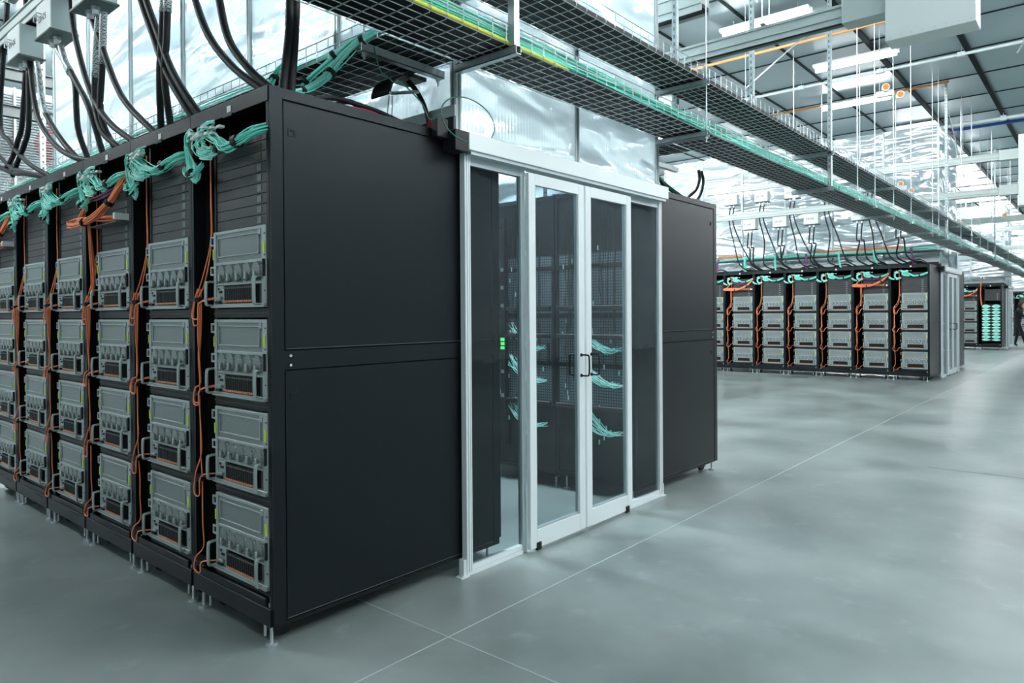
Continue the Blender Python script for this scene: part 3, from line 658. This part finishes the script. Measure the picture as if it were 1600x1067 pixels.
# branch tray over the near row
def tray_y(ox, y0, y1, x0, x1, z, h, lab, grp):
    e = empty('wire_tray', (0, 0, 0), lab, 'cable tray', grp); m = MB(); r = .0026
    x0 += ox; x1 += ox
    for i in range(8): x = x0+(x1-x0)*i/7; m.tube([(x, y0, z), (x, y1, z)], r, ZINC, 4, False)
    for x in (x0-.004, x1+.004):
        for q in (.5, 1): m.tube([(x, y0, z+h*q), (x, y1, z+h*q)], r*1.2, ZINC, 4, False)
    y = y0+.04
    while y < y1:
        m.tube([(x0-.004, y, z+h), (x0-.004, y, z-.003), (x1+.004, y, z-.003), (x1+.004, y, z+h)], r*1.1, ZINC, 4, False); y += .10
    m.build('wire_mesh', e); MB().box(x0+.01, x1-.01, y0, y1, z+.004, z+.008, BLK2).build('black_liner', e); return e
tray_y(0, -.03, 6.3, .575, 1.045, 2.72, .10, 'wire-mesh tray branching off over the tops of the near racks', 'branch trays')
tray_y(PX, -.0, 6.2, .62, 1.045, 2.66, .10, 'wire-mesh tray over the tops of the distant row', 'branch trays')
tray_y(0, -.03, 2.2, 3.32, 3.78, 2.72, .10, 'wire-mesh tray branching off right of the translucent chimney', 'branch trays')
tray_y(X3, .1, 2.6, .62, 1.045, 2.66, .10, 'wire-mesh tray over the third row', 'branch trays')
def lay_y(ox, y0, y1, x, z, n, rb, rs, m_, lab, seed, m2=None):
    rnd = random.Random(seed); mb = MB()
    for k in range(n):
        xx = ox+x+rnd.uniform(-rb, rb); zz = z+rnd.uniform(0, .05); p = []; y = y0; ph = rnd.random()*6
        while y < y1: p.append((xx+.018*math.sin(y*2+ph), y, zz+.008*math.sin(y*3+ph))); y += .3
        mb.tube(p, rs, m2 if (m2 and rnd.random() < .25) else m_, 4, False)
    tag(mb.build('aqua_cable_bundle' if m_ is AQUA else 'orange_cable_bundle', smooth=True), lab, 'cables')
lay_y(0, .1, 6.2, .66, 2.735, 22, .06, .0045, AQUA, 'aqua cables lying in the tray over the near racks', 4, AQUA2)
lay_y(PX, .1, 6.1, .68, 2.68, 26, .05, .008, AQUA, 'aqua cables lying in the tray over the distant row', 5, AQUA2)
lay_y(PX, .7, 2.6, .66, 2.74, 12, .03, .008, ORG, 'orange cables lying on the distant row tray', 6)
lay_y(PX, 4.2, 4.9, .66, 2.74, 10, .03, .008, ORG, 'short orange cables at the left of the distant row tray', 7)
e = empty('tray_hanger', (0, 0, 0), 'galvanised strut across under the branch tray, bolts below', 'bracket', 'tray hangers')
MB().box(.545, 1.10, .10, .14, 2.672, 2.676, GALV).box(.545, 1.10, .10, .104, 2.672, 2.713, GALV).box(.545, 1.10, .136, .14, 2.672, 2.713, GALV).build('strut_channel', e)
MB().cyl((.575, .12, 2.64), (.575, .12, 3.4), .005, ZINC, 6).cyl((.575, .12, 2.655), (.575, .12, 2.672), .013, ZINC, 6).build('threaded_rod', e)
MB().cyl((1.07, .12, 2.63), (1.07, .12, 2.80), .005, ZINC, 6).cyl((1.07, .12, 2.655), (1.07, .12, 2.672), .013, ZINC, 6).build('threaded_rod', e)
e = empty('tray_hanger', (0, 0, 0), 'strut under the branch tray right of the chimney', 'bracket', 'tray hangers')
MB().box(3.30, 4.2, .30, .34, 2.66, 2.70, GALV).build('strut_channel', e)
for x in (3.27, 3.83): MB().cyl((x+.03, .32, 2.66), (x+.03, .32, 5.59), .005, ZINC, 6).build('threaded_rod', e)
e = empty('tray_hanger', (X3, 1.0, 0), 'strut under the tray over the third row', 'bracket', 'tray hangers')
MB().box(.55, 1.12, -.02, .02, 2.615, 2.655, GALV).build('strut_channel', e)
for x in (.57, 1.09): MB().cyl((x, 0, 2.60), (x, 0, 5.59), .005, ZINC, 6).build('threaded_rod', e)
# aqua drops from the branch tray to the near rack top
for i, (pts, lab) in enumerate([([(.66, -.10, 2.80), (.62, .0, 2.77), (.58, .09, 2.74), (.54, .16, 2.70), (.50, .22, 2.63), (.44, .25, 2.54), (.33, .22, 2.46), (.22, .16, 2.40), (.17, .14, 2.37)], 'thick aqua bundle with black ties dropping from the branch tray onto the near rack'),
                    ([(.64, .10, 2.80), (.58, .22, 2.76), (.53, .33, 2.68), (.45, .40, 2.58), (.36, .38, 2.48), (.28, .30, 2.40), (.25, .24, 2.37)], 'second aqua bundle dropping behind the tied one onto the near rack'),
                    ([(.60, .8, 2.80), (.53, .82, 2.72), (.46, .8, 2.6), (.36, .75, 2.45), (.3, .72, 2.37)], 'aqua bundle dropping onto the second near rack')]):
    e = empty('aqua_cable_bundle', (0, 0, 0), lab, 'cables', 'aqua drops'); m = MB(); strands(m, pts, 20, .021, .0045, AQUA, 4, 4, .25, 10+i, AQUA2); m.build('fibre', e, smooth=True)
    for q in (.3, .55, .8):
        P = smooth_path(pts, 4); k = int(q*len(P)); MB().tube([P[k], P[k]+(P[k+1]-P[k]).normalized()*.022], .029, RUB, 10).build('cable_tie', e)
# odds and ends on the near rack top
m = MB(); m.tube([(1.08+.20*math.cos(a)*1.0, -.10, 2.405+.115*math.sin(a)) for a in [2*PI*i/40 for i in range(41)]], .0032, GRNC, 6)
m.tube(smooth_path([(.88, -.10, 2.40), (.84, -.06, 2.30+.07), (.80, -.05, 2.44), (.74, 0, 2.52), (.70, .02, 2.55), (.69, .03, 2.535), (.67, .05, 2.56), (.64, .08, 2.60), (.62, .1, 2.71)], 5), .0032, GRNC, 6)
tag(m.build('green_cable_loop', smooth=True), 'dark green cable coiled in a wide loop beside the header', 'cable')
e = empty('cable_dropout', (0, 0, 0), 'black curved cable dropout hanging under the branch tray', 'cable guide')
m = MB(); n = 8
for i in range(n):
    a0, a1 = PI*.5*i/n, PI*.5*(i+1)/n
    f = lambda a: (.98-.16*math.cos(a)*1.0, 2.56+.13*math.sin(a))
    for (xa, za), (xb, zb) in (((f(a0)), (f(a1))),): m.add([(xa, .22, za), (xa, .38, za), (xb, .38, zb), (xb, .22, zb), (xa+.006, .22, za-.006), (xa+.006, .38, za-.006), (xb+.006, .38, zb-.006), (xb+.006, .22, zb-.006)], [(0, 1, 2, 3), (7, 6, 5, 4), (0, 3, 7, 4), (1, 5, 6, 2)], RUB)
m.bbox(.96, 1.08, .22, .38, 2.68, 2.70, RUB, .002); m.build('curved_plate', e)
m = MB(); m.tube([(.82, .22, 2.555), (1.0, .20, 2.60)], .010, ZINC, 6); m.tube([(.83, .24, 2.55), (.80, .22, 2.44)], .003, ZINC, 5); m.tube([(.85, .24, 2.55), (.83, .22, 2.44)], .003, ZINC, 5); m.build('steel_bar', e)
m = MB(); strands(m, [(.98, .26, 2.67), (1.03, .25, 2.62), (1.06, .22, 2.54), (1.05, .18, 2.45), (1.02, .15, 2.37)], 9, .014, .005, RUB, 4, 4, .2, 4); strands(m, [(1.055, .20, 2.49), (1.045, .17, 2.43), (1.02, .15, 2.37)], 6, .015, .005, RED, 4, 4, .2, 5)
tag(m.build('red_cable_bundle', smooth=True), 'dark and red cable bundle dropping from the curved dropout', 'cables')
m = MB(); m.tube(smooth_path([(.25, .12, 2.37), (.38, .12, 2.41), (.52, .14, 2.42), (.68, .14, 2.41), (.85, .14, 2.385), (.98, .14, 2.37)], 5), .012, RUB, 8); m.tube(smooth_path([(.42, .2, 2.37), (.50, .2, 2.43), (.58, .2, 2.44), (.66, .2, 2.37)], 5), .013, RUB, 8)
m.tube(smooth_path([(.45, .10, 2.38), (.58, .10, 2.388), (.72, .10, 2.37)], 4), .006, RED, 6)
tag(m.build('black_cable_hump', smooth=True), 'black cable humped along the top edge of the near rack', 'cable')
# right of the chimney, above the far cabinet
for i, (pts, r_, m_, lab) in enumerate([([(3.52, .3, 2.70), (3.60, .28, 2.62), (3.86, .26, 2.5), (4.08, .2, 2.40), (4.16, .2, 2.36)], .020, GRNC, 'thick green bundle slanting down to the far cabinet'),
        ([(4.60, .3, 2.74), (4.62, .3, 2.66), (4.55, .3, 2.55), (4.35, .28, 2.45), (4.2, .2, 2.38)], .014, RUB, 'left black cable curving down onto the far cabinet'),
        ([(4.66, .3, 2.74), (4.70, .3, 2.64), (4.64, .3, 2.52), (4.46, .26, 2.42), (4.28, .2, 2.37)], .014, RUB, 'right black cable curving down onto the far cabinet'),
        ([(3.40, .2, 2.50), (3.58, .2, 2.52), (3.74, .2, 2.46), (3.80, .2, 2.36)], .014, RUB, 'short black cable arch beside the right corner post'),
        ([(3.50, .25, 2.72), (3.47, .25, 2.60), (3.40, .22, 2.45), (3.38, .2, 2.36)], .012, RED, 'dark red cable beside the right corner post')]):
    tag(MB().tube(smooth_path(pts, 6), r_, m_, 8).build('cable', smooth=True), lab, 'cable', 'cables over the far cabinet')
# ------------------------------------------------------------------ busways with tap boxes and power cables
def busway(x, y0, y1, z, lab, endbox=False, d=.11, h=.14):
    e = empty('busway', (x, 0, z), lab, 'busway', 'busways'); m = MB()
    m.bbox(-d/2, d/2, y0, y1, h*.30, h, BUS, .004); m.bbox(-d/2-.012, d/2+.012, y0, y1, h*.80, h*.86, BUS, .002); m.bbox(-d/2-.008, d/2+.008, y0, y1, h*.28, h*.36, BUS, .002)
    m.box(-d/2+.004, -d/2+.012, y0, y1, 0, h*.30, BUS); m.box(d/2-.012, d/2-.004, y0, y1, 0, h*.30, BUS); m.box(-d/2+.02, d/2-.02, y0, y1, h*.12, h*.30, BLK2)
    m.build('housing', e)
    MB().bbox(-d/2-.006, d/2+.006, y1-.02, y1+.03, -.004, h+.004, BOXG, .004).build('end_cap', e)
    y = y0+.9
    while y < y1:
        MB().box(-d/2-.03, d/2+.03, y-.02, y+.02, h, h+.012, ZINC).cyl((-d/2-.022, y, h), (-d/2-.022, y, 5.58-z), .005, ZINC, 6).cyl((d/2+.022, y, h), (d/2+.022, y, 5.58-z), .005, ZINC, 6).build('hanger', e); y += 1.9
    if endbox:
        b = MB(); b.bbox(-.11, .10, y0-.55, y0, -.24, .42, BOXG, .004)
        for q in range(8): b.cyl((-.113, y0-.03-q*.07, -.215), (-.110, y0-.03-q*.07, -.215), .005, ZINC, 6)
        b.build('end_feed_box', e); MB().bbox(-.08, .08, y0, y0+.30, -.02, h+.03, BUS, .004).build('joint_cover', e)
    return e
def small_text(mb, x, y, z, h, txt, m_, w=.6):
    # seven-segment style strokes for the tiny tag numbers on the boxes
    seg = {'0': 'abcdef', '1': 'bc', '2': 'abged', '3': 'abgcd', '4': 'fgbc', '5': 'afgcd', '6': 'afgedc', 'A': 'abcefg', 'B': 'cdefg', 'C': 'adef', '-': 'g'}
    k = h*w; t_ = h*.16
    for ch in txt:
        for s2 in seg.get(ch, ''):
            q = {'a': (0, k, h-t_, h), 'd': (0, k, 0, t_), 'g': (0, k, h/2-t_/2, h/2+t_/2), 'f': (0, t_, h/2, h), 'e': (0, t_, 0, h/2), 'b': (k-t_, k, h/2, h), 'c': (k-t_, k, 0, h/2)}[s2]
            mb.box(x-.0008, x, y-q[1], y-q[0], z+q[2], z+q[3], m_)
        y -= k*1.35
def tapbox(x, y, z, lab, grp, far=False, txt='C1-C3'):
    e = empty('tap_box', (x, y, z), lab, 'power box', grp); m = MB()
    m.bbox(-.07, .09, -.155, .155, .0, .235, BOXG, .006); m.bbox(-.082, .10, -.165, .165, -.012, .003, SILD, .003)
    m.build('enclosure', e)
    t_ = MB(); small_text(t_, -.0705, .10, .10, .04, txt, BLK2); t_.build('tag_number', e)
    for dy in (-.045, .045):
        g = MB(); g.cyl((0, dy, -.012), (0, dy, -.035), .026, ZINC, 8); g.cyl((0, dy, -.035), (0, dy, -.06), .020, WHT, 10); g.build('cable_gland', e)
    if not far:
        h = MB(); h.tube([(-.07, .10, .15), (-.10, .10, .15), (-.10, .10, .10), (-.085, .10, .10)], .005, ZINC, 5); h.tube([(-.07, .04, .15), (-.10, .04, .15), (-.10, .04, .10), (-.085, .04, .10)], .005, ZINC, 5); h.tube([(-.10, .10, .13), (-.10, .04, .13)], .004, ZINC, 5); h.build('latch_handle', e)
    return e
busway(.12, -1.4, 4.62, 3.60, 'lower grey busway over the near row, seen at the top left')
busway(.12, -1.4, 4.8, 4.27, 'upper grey busway over the near row')
for i, (y, z, t_) in enumerate([(3.69, 3.36, 'C4-C6'), (2.98, 3.36, 'C3-C5'), (2.26, 3.36, 'C2-C4'), (1.30, 3.36, 'C1-C3')]):
    tapbox(.10, y, z, ['white tap box hanging leftmost at the top left', 'white tap box with wire latches, second from left at the top', 'tap box whose underside shows just right of the white one with latches', 'tap box above the picture edge over the second rack'][i], 'tap boxes of the near row', False, t_)
for y, z in ((4.14, 4.02), (3.42, 4.02), (2.72, 4.02), (2.0, 4.02), (1.1, 4.02)):
    tapbox(.10, y, z, 'tap box on the upper busway over the near row, above the picture edge', 'upper tap boxes of the near row')
CAB = [
[(.12, 3.74, 4.0), (.12, 3.71, 3.84), (.12, 3.62, 3.33), (.12, 3.46, 2.91), (.12, 3.08, 2.63), (.12, 2.7, 2.48), (.16, 2.46, 2.42), (.2, 2.40, 2.36)],
[(.12, 3.46, 3.3), (.12, 3.42, 3.22), (.12, 3.34, 2.98), (.12, 3.22, 2.84), (.12, 2.88, 2.6), (.16, 2.66, 2.44), (.2, 2.6, 2.36)],
[(.12, 2.94, 3.30), (.12, 2.80, 3.1), (.12, 2.66, 2.97), (.12, 2.61, 2.66), (.16, 2.54, 2.44), (.18, 2.52, 2.36)],
[(.12, 3.02, 3.30), (.12, 2.80, 3.12), (.12, 2.62, 2.96), (.12, 2.4, 2.75), (.16, 2.3, 2.46), (.18, 2.28, 2.36)],
[(.12, 2.76, 3.82), (.12, 2.73, 3.55), (.12, 2.64, 3.27), (.12, 2.39, 2.87), (.12, 2.07, 2.6), (.16, 1.75, 2.42), (.2, 1.7, 2.36)],
[(.12, 2.68, 3.96), (.12, 2.62, 3.78), (.12, 2.43, 3.46), (.12, 2.22, 3.16), (.12, 1.87, 2.72), (.16, 1.48, 2.43), (.2, 1.44, 2.36)],
[(.12, 2.22, 3.30), (.12, 2.28, 3.01), (.12, 2.3, 2.77), (.12, 2.18, 2.56), (.16, 2.0, 2.43), (.2, 1.95, 2.36)],
[(.12, 2.14, 3.30), (.12, 2.17, 2.98), (.12, 2.2, 2.67), (.16, 2.1, 2.46), (.2, 2.06, 2.36)],
[(.12, 1.95, 3.96), (.12, 1.71, 3.47), (.12, 1.58, 3.21), (.12, 1.41, 2.95), (.12, 1.27, 2.74), (.14, 1.1, 2.53), (.18, .98, 2.38)],
[(.12, 2.02, 3.96), (.12, 1.66, 3.46), (.12, 1.51, 3.19), (.12, 1.33, 2.92), (.12, 1.19, 2.72), (.14, 1.03, 2.53), (.18, .9, 2.38)],
[(.12, 1.26, 3.30), (.12, 1.28, 3.12), (.12, 1.31, 2.92), (.12, 1.34, 2.72), (.16, 1.42, 2.43), (.18, 1.43, 2.36)],
[(.12, 1.2, 3.3), (.12, 1.23, 3.11), (.12, 1.25, 2.9), (.12, 1.28, 2.7), (.16, 1.29, 2.42), (.18, 1.29, 2.36)],
[(.12, 1.15, 3.96), (.12, 1.01, 3.24), (.12, .91, 3.01), (.12, .76, 2.78), (.14, .55, 2.58), (.18, .32, 2.42), (.2, .28, 2.36)],
[(.12, 1.05, 3.96), (.12, .71, 3.14), (.12, .66, 2.94), (.12, .57, 2.72), (.14, .42, 2.55), (.18, .27, 2.42), (.2, .23, 2.36)],
[(.12, 4.19, 3.96), (.12, 4.44, 3.07), (.12, 4.17, 2.83), (.12, 3.92, 2.69), (.12, 3.6, 2.55), (.16, 3.27, 2.42), (.2, 3.2, 2.36)],
[(.12, 5.05, 3.04), (.12, 4.45, 2.75), (.12, 4.09, 2.6), (.12, 3.76, 2.52), (.16, 3.3, 2.42), (.2, 3.22, 2.36)],
[(.12, 5.06, 2.81), (.12, 4.46, 2.66), (.12, 4.09, 2.56), (.12, 3.76, 2.51), (.16, 3.33, 2.42), (.2, 3.25, 2.36)],
[(.12, 3.73, 3.30), (.12, 3.84, 2.9), (.12, 3.95, 2.8), (.12, 4.09, 2.69), (.12, 4.27, 2.63)],
[(.12, 3.66, 3.30), (.12, 3.67, 2.87), (.12, 3.78, 2.74), (.12, 3.95, 2.64), (.12, 4.1, 2.54)],
[(.17, .1, 3.3), (.17, .1, 2.96), (.16, .1, 2.79), (.15, .1, 2.61), (.12, .1, 2.39), (.12, .1, 2.358)],
[(.20, .1, 3.3), (.20, .1, 2.97), (.19, .1, 2.8), (.18, .1, 2.62), (.16, .1, 2.38), (.16, .1, 2.358)]]
CL = ['long black power cable sweeping down at the far left', 'black power cable with a braided sleeve beside the sweeping one', 'left black cable under the white tap box with latches', 'right black cable under the white tap box with latches', 'black cable crossing in front of the braided pair to the rack top', 'black cable curving down right of the braided pair', 'left cable of the pair under the third tap box', 'right cable of the pair under the third tap box', 'left cable of the close pair curving onto the second rack', 'right cable of the close pair curving onto the second rack', 'left straight black cable landing on the second rack', 'right straight black cable landing on the second rack', 'left cable of the pair landing by the near corner', 'right cable of the pair landing by the near corner', 'black cable sagging in from the left edge, uppermost', 'black cable sagging in from the left edge, middle', 'black cable sagging in from the left edge, lowest', 'left of two short cables behind the sagging ones', 'right of two short cables behind the sagging ones', 'left vertical black cable on the corner rack top', 'right vertical black cable on the corner rack top']
for i, p in enumerate(CAB):
    P = smooth_path(p, 6); r_ = .019
    if i in (1, 2, 3, 6, 7, 10, 11):
        e = empty('power_cable', (0, 0, 0), CL[i], 'cable', 'power cables over the near row'); MB().tube(P, r_, RUB, 10).build('cable_sheath', e, smooth=True)
        k = max(3, int(len(P)*(.30 if i != 1 else .5))); MB().tube(P[:k], r_+.003, BRAID, 10).build('braided_sleeve', e, smooth=True)
    else: tag(MB().tube(P, r_, RUB, 10).build('power_cable', smooth=True), CL[i], 'cable', 'power cables over the near row')
busway(4.12, -1.42, 2.6, 3.57, 'big grey busway crossing above the aisle right of the chimney', True)
busway(4.12, .0, 2.6, 3.98, 'upper grey busway right of the chimney corner post', False, .16, .2)
# distant row
busway(PX+.12, -1.35, 4.68, 3.60, 'lower white busway over the distant row', True)
busway(PX+.12, -1.35, 4.82, 4.26, 'upper white busway over the distant row', True)
busway(PX+4.12, -1.4, .9, 3.50, 'grey busway past the right end of the distant row', False)
busway(X3+.12, -1.4, 3.6, 3.60, 'busway over the third row', True); busway(X3+.12, -1.4, 3.6, 4.26, 'higher busway over the third row', True)
lows = [(3.78, 'second'), (3.07, 'third'), (2.38, 'fourth'), (1.40, 'fifth'), (.65, 'sixth')]; ups = [(4.22, 'first'), (3.49, 'second'), (2.80, 'third'), (2.05, 'fourth'), (1.2, 'fifth')]
for i, (y, o_) in enumerate(lows): tapbox(PX+.10, y, 3.345, f'lower tap box over the distant row, {ORD[i]} from the left', 'lower tap boxes of the distant row', True, f'C{i+1}-B{i+2}')
for i, (y, o_) in enumerate(ups): tapbox(PX+.10, y, 3.965, f'upper tap box over the distant row, {ORD[i]} from the left', 'upper tap boxes of the distant row', True, f'C{i+2}-A{i+1}')
k = 0
for (y, z, lands) in [(y, 3.29, (y-.15, y-.05)) for y, _ in lows]+[(y, 3.91, (y-.5, y-.2)) for y, _ in ups]:
    for s_, ly in zip((-.045, .045), lands):
        r1 = random.uniform(-.1, .1)
        p = [(PX+.12, y+s_, z), (PX+.11, y+s_+.02, z-.35), (PX+.12, y+s_*.6+(ly-y)*.35, 2.9 if z < 3.5 else 3.05), (PX+.15, ly+.12+r1, 2.55), (PX+.22, ly-.05+r1, 2.40), (PX+.3, ly-.1+r1, 2.36)]
        tag(MB().tube(smooth_path(p, 5), .016, RUB, 6).build('power_cable', smooth=True), f'{"left" if s_ > 0 else "right"} black cable of {"lower" if z < 3.5 else "upper"} tap box {ORD[k//2 % 5]} from left, distant row', 'cable', 'power cables of the distant row'); k += 1
for i in range(7):    # tangle of drops on the distant rack tops
    y = Y2+.35+PP*i; m = MB(); strands(m, [(PX+.64, y+.1, 2.74), (PX+.5, y+.06, 2.62), (PX+.35, y, 2.45), (PX+.3, y-.04, 2.36)], 8, .03, .006, AQUA if i % 3 else PUR, 4, 4, .3, i); strands(m, [(PX+.5, y-.22, 2.37), (PX+.45, y-.1, 2.44), (PX+.4, y+.05, 2.42), (PX+.4, y+.2, 2.37)], 4, .03, .010, RUB, 4, 4, .3, i+20)
    tag(m.build('aqua_cable_bundle', smooth=True), f'short cable drop onto the {ORD[i]} rack from the right end of the distant row', 'cables', 'drops on the distant row')
# orange-lensed twin lamps hanging between the trays
for i, (x, y, z) in enumerate([(9.3, -.35, 4.45), (7.6, .9, 3.9), (13.4, .3, 3.75), (19.5, -.75, 3.7), (17.5, -.1, 3.35)]):
    e = empty('twin_lamp', (x, y, z), ['pair of orange-lensed lamps under the lower strip light', 'orange-lensed lamps seen between the two trays', 'small orange-lensed lamps above the distant racks', 'orange-lensed lamps at the far right', 'orange-lensed lamps low between the far trays'][i], 'lamp', 'orange-lensed twin lamps')
    for s_ in (-.09, .09):
        m = MB(); m.cyl((0, s_, .10*(1 if s_ > 0 else -1)*.7), (-.07, s_-.02, .10*(1 if s_ > 0 else -1)*.7), .052, WHT, 14); m.cyl((-.071, s_-.02, .07*(1 if s_ > 0 else -1)), (-.085, s_-.023, .07*(1 if s_ > 0 else -1)), .038, ORL, 14); m.build('lamp_head', e)
    m = MB(); m.bbox(.02, .10, .0, .22, -.03, .05, WHT, .004); m.tube([(.03, -.09, -.06), (.05, .1, 0), (.03, .09, .06)], .008, ZINC, 6); m.cyl((.06, .18, .05), (.06, .18, 5.58-z), .005, ZINC, 5); m.build('bracket', e)
# tall thin rods hanging in the middle distance
for i, (x, y, zb) in enumerate([(9.9, 1.2, 3.2), (11.0, .5, 3.0), (12.0, 1.4, 3.4), (15.0, -.55, 2.9), (17.2, -.65, 3.4), (20.4, -.7, 3.3), (22.0, -.2, 3.0)]):
    tag(MB().cyl((x, y, zb), (x, y, 5.59), .007, ZINC, 5).box(x-.02, x+.02, y-.02, y+.02, zb, zb+.02, ZINC).build('threaded_rod'), 'thin threaded rod hanging from the ceiling beyond the trays', 'rod', 'loose hanging rods')
for i, (x, y, x2, z2) in enumerate([(9.4, .9, 7.0, 4.2), (13.4, -.3, 15.2, 4.1), (11.6, -1.7, 8.8, 4.5)]):
    tag(MB().tube([(x, y, 5.56), (x2, y-.1, z2)], .010, ZINC, 6).box(x-.03, x+.03, y-.03, y+.03, 5.55, 5.585, ZINC).build('brace_rod'), ['slanting brace cable left of the big beam', 'slanting perforated brace above the distant chimney', 'slanting brace cable crossing the upper right ceiling'][i], 'brace')
# beyond the near chimney, left edge of the view
for z, lab in ((4.42, 'upper grey steel beam at the far left'), (3.95, 'lower grey steel beam at the far left')):
    m = MB(); m.bbox(-3, 3.2, 8.0, 8.02, z, z+.15, STEEL, .002); m.box(-3, 3.2, 7.96, 8.06, z, z+.012, STEEL); m.box(-3, 3.2, 7.96, 8.06, z+.138, z+.15, STEEL); tag(m.build('steel_beam'), lab, 'beam', 'steel beams at the far left')
e = empty('slatted_grille', (0, 0, 0), 'slatted white grille behind the cables at the far left', 'grille'); m = MB()
for k in range(44): m.box(1.05, 2.25, 8.98, 9.0, 2.85+k*.038, 2.868+k*.038, SILD)
m.build('slats', e); m = MB(); m.box(1.0, 2.3, 9.01, 9.03, 2.8, 4.6, GALV)
for x in (1.02, 1.35, 1.7, 2.0, 2.25): m.box(x, x+.025, 8.95, 8.98, 2.8, 4.6, WHT)
m.build('frame', e)
m = MB(); n = 28; m.add([(1.92+.32*math.cos(2*PI*i/n), 9.002, 3.86+.32*math.sin(2*PI*i/n)) for i in range(n)]+[(1.92+.32*math.cos(2*PI*i/n), 9.008, 3.86+.32*math.sin(2*PI*i/n)) for i in range(n)], [tuple(range(n)), tuple(range(2*n-1, n-1, -1))]+[(i, (i+1) % n, n+(i+1) % n, n+i) for i in range(n)], RED)
tag(m.build('red_round_sign'), 'red round sign behind the grille slats at the far left', 'sign')
for x in (1.40, .75):
    m = MB(); m.box(x-.03, x+.03, 7.9, 7.95, 2.5, 5.55, GALV); z = 2.6
    while z < 5.4: m.box(x-.01, x+.01, 7.895, 7.9, z, z+.03, BLK2); z += .08
    tag(m.build('drop_strut'), 'perforated strut before the grille at the far left' if x > 1 else 'perforated strut at the very left edge', 'strut')
# green display strip seen through the left pane
e = empty('power_strip', (2.84, 1.20, 0), 'vertical power strip with green lit displays behind the glass', 'power strip')
m = MB(); m.bbox(0, .05, 0, .05, .3, 2.1, BLK, .004); m.build('body', e)
m = MB()
for k in range(3):
    for q in range(2): m.box(-.002, 0, .004+q*.024, .022+q*.024, 1.10+k*.035, 1.125+k*.035, GLED)
m.build('green_display', e)
m = MB()
for z in (.7, .9, 1.45, 1.6, 1.75): m.box(-.004, 0, .01, .04, z, z+.03, SIL)
m.build('outlet', e)
# ------------------------------------------------------------------ person working at the far right
def person():
    e = empty('person', (32.6, .15, 0), 'person in dark work clothes bending toward the far racks, partly hidden by the doors', 'person')
    V = [(0, 0, .95), (0, -.01, 1.10), (-.02, -.04, 1.28), (-.03, -.07, 1.43), (-.04, -.09, 1.52), (-.05, -.11, 1.60), (-.05, -.12, 1.70),
         (.10, .01, .90), (.12, .02, .50), (.14, .10, .07), (.06, .02, .03), (-.10, -.01, .90), (-.11, -.16, .50), (-.12, -.26, .08), (-.18, -.34, .03),
         (.16, -.06, 1.42), (.20, -.16, 1.18), (.16, -.34, 1.06), (-.20, -.06, 1.42), (-.24, -.20, 1.20), (-.20, -.38, 1.12), (.15, -.40, 1.05), (-.19, -.44, 1.12)]
    E_ = [(0, 1), (1, 2), (2, 3), (3, 4), (4, 5), (5, 6), (0, 7), (7, 8), (8, 9), (9, 10), (0, 11), (11, 12), (12, 13), (13, 14), (3, 15), (15, 16), (16, 17), (3, 18), (18, 19), (19, 20), (17, 21), (20, 22)]
    rad = [.13, .13, .15, .11, .055, .085, .085, .095, .065, .045, .04, .095, .065, .045, .04, .06, .045, .032, .06, .045, .032, .03, .03]
    me = bpy.data.meshes.new('body'); me.from_pydata(V, E_, []); o = bpy.data.objects.new('body', me); C.objects.link(o); o.parent = e
    me.materials.append(CLOTH); sk = o.modifiers.new('s', 'SKIN'); o.modifiers.new('b', 'SUBSURF').render_levels = 2
    for i, r_ in enumerate(rad): me.skin_vertices[0].data[i].radius = (r_, r_)
    me.skin_vertices[0].data[0].use_root = True
    def blob(nm, c, r3, m_, n=12):
        vs = []; fs = []
        for i in range(n+1):
            for k in range(n):
                a, b = PI*i/n, 2*PI*k/n; vs.append((c[0]+r3[0]*math.sin(a)*math.cos(b), c[1]+r3[1]*math.sin(a)*math.sin(b), c[2]+r3[2]*math.cos(a)))
        for i in range(n):
            for k in range(n): fs.append((i*n+k, i*n+(k+1) % n, (i+1)*n+(k+1) % n, (i+1)*n+k))
        return MB().add(vs, fs, m_).build(nm, e, smooth=True)
    f = blob('face', (-.055, -.15, 1.62), (.066, .075, .10), SKIN); blob('hair', (-.05, -.11, 1.66), (.085, .095, .105), HAIR)
    for x in (.15, -.19):
        h = MB(); y = -.40 if x > 0 else -.44; z = 1.05 if x > 0 else 1.12
        h.bbox(x-.035, x+.035, y-.08, y, z-.015, z+.015, SKIN, .006)
        for q, L_ in enumerate((.06, .072, .068, .05)): h.tube([(x-.028+q*.019, y-.075, z), (x-.028+q*.019, y-.075-L_*.6, z-.005), (x-.028+q*.019, y-.075-L_, z-.02)], .009, SKIN, 6)
        h.tube([(x+.03, y-.02, z), (x+.055, y-.05, z-.005), (x+.055, y-.075, z-.01)], .010, SKIN, 6); h.build('hand', e, smooth=True)
    return e
person()
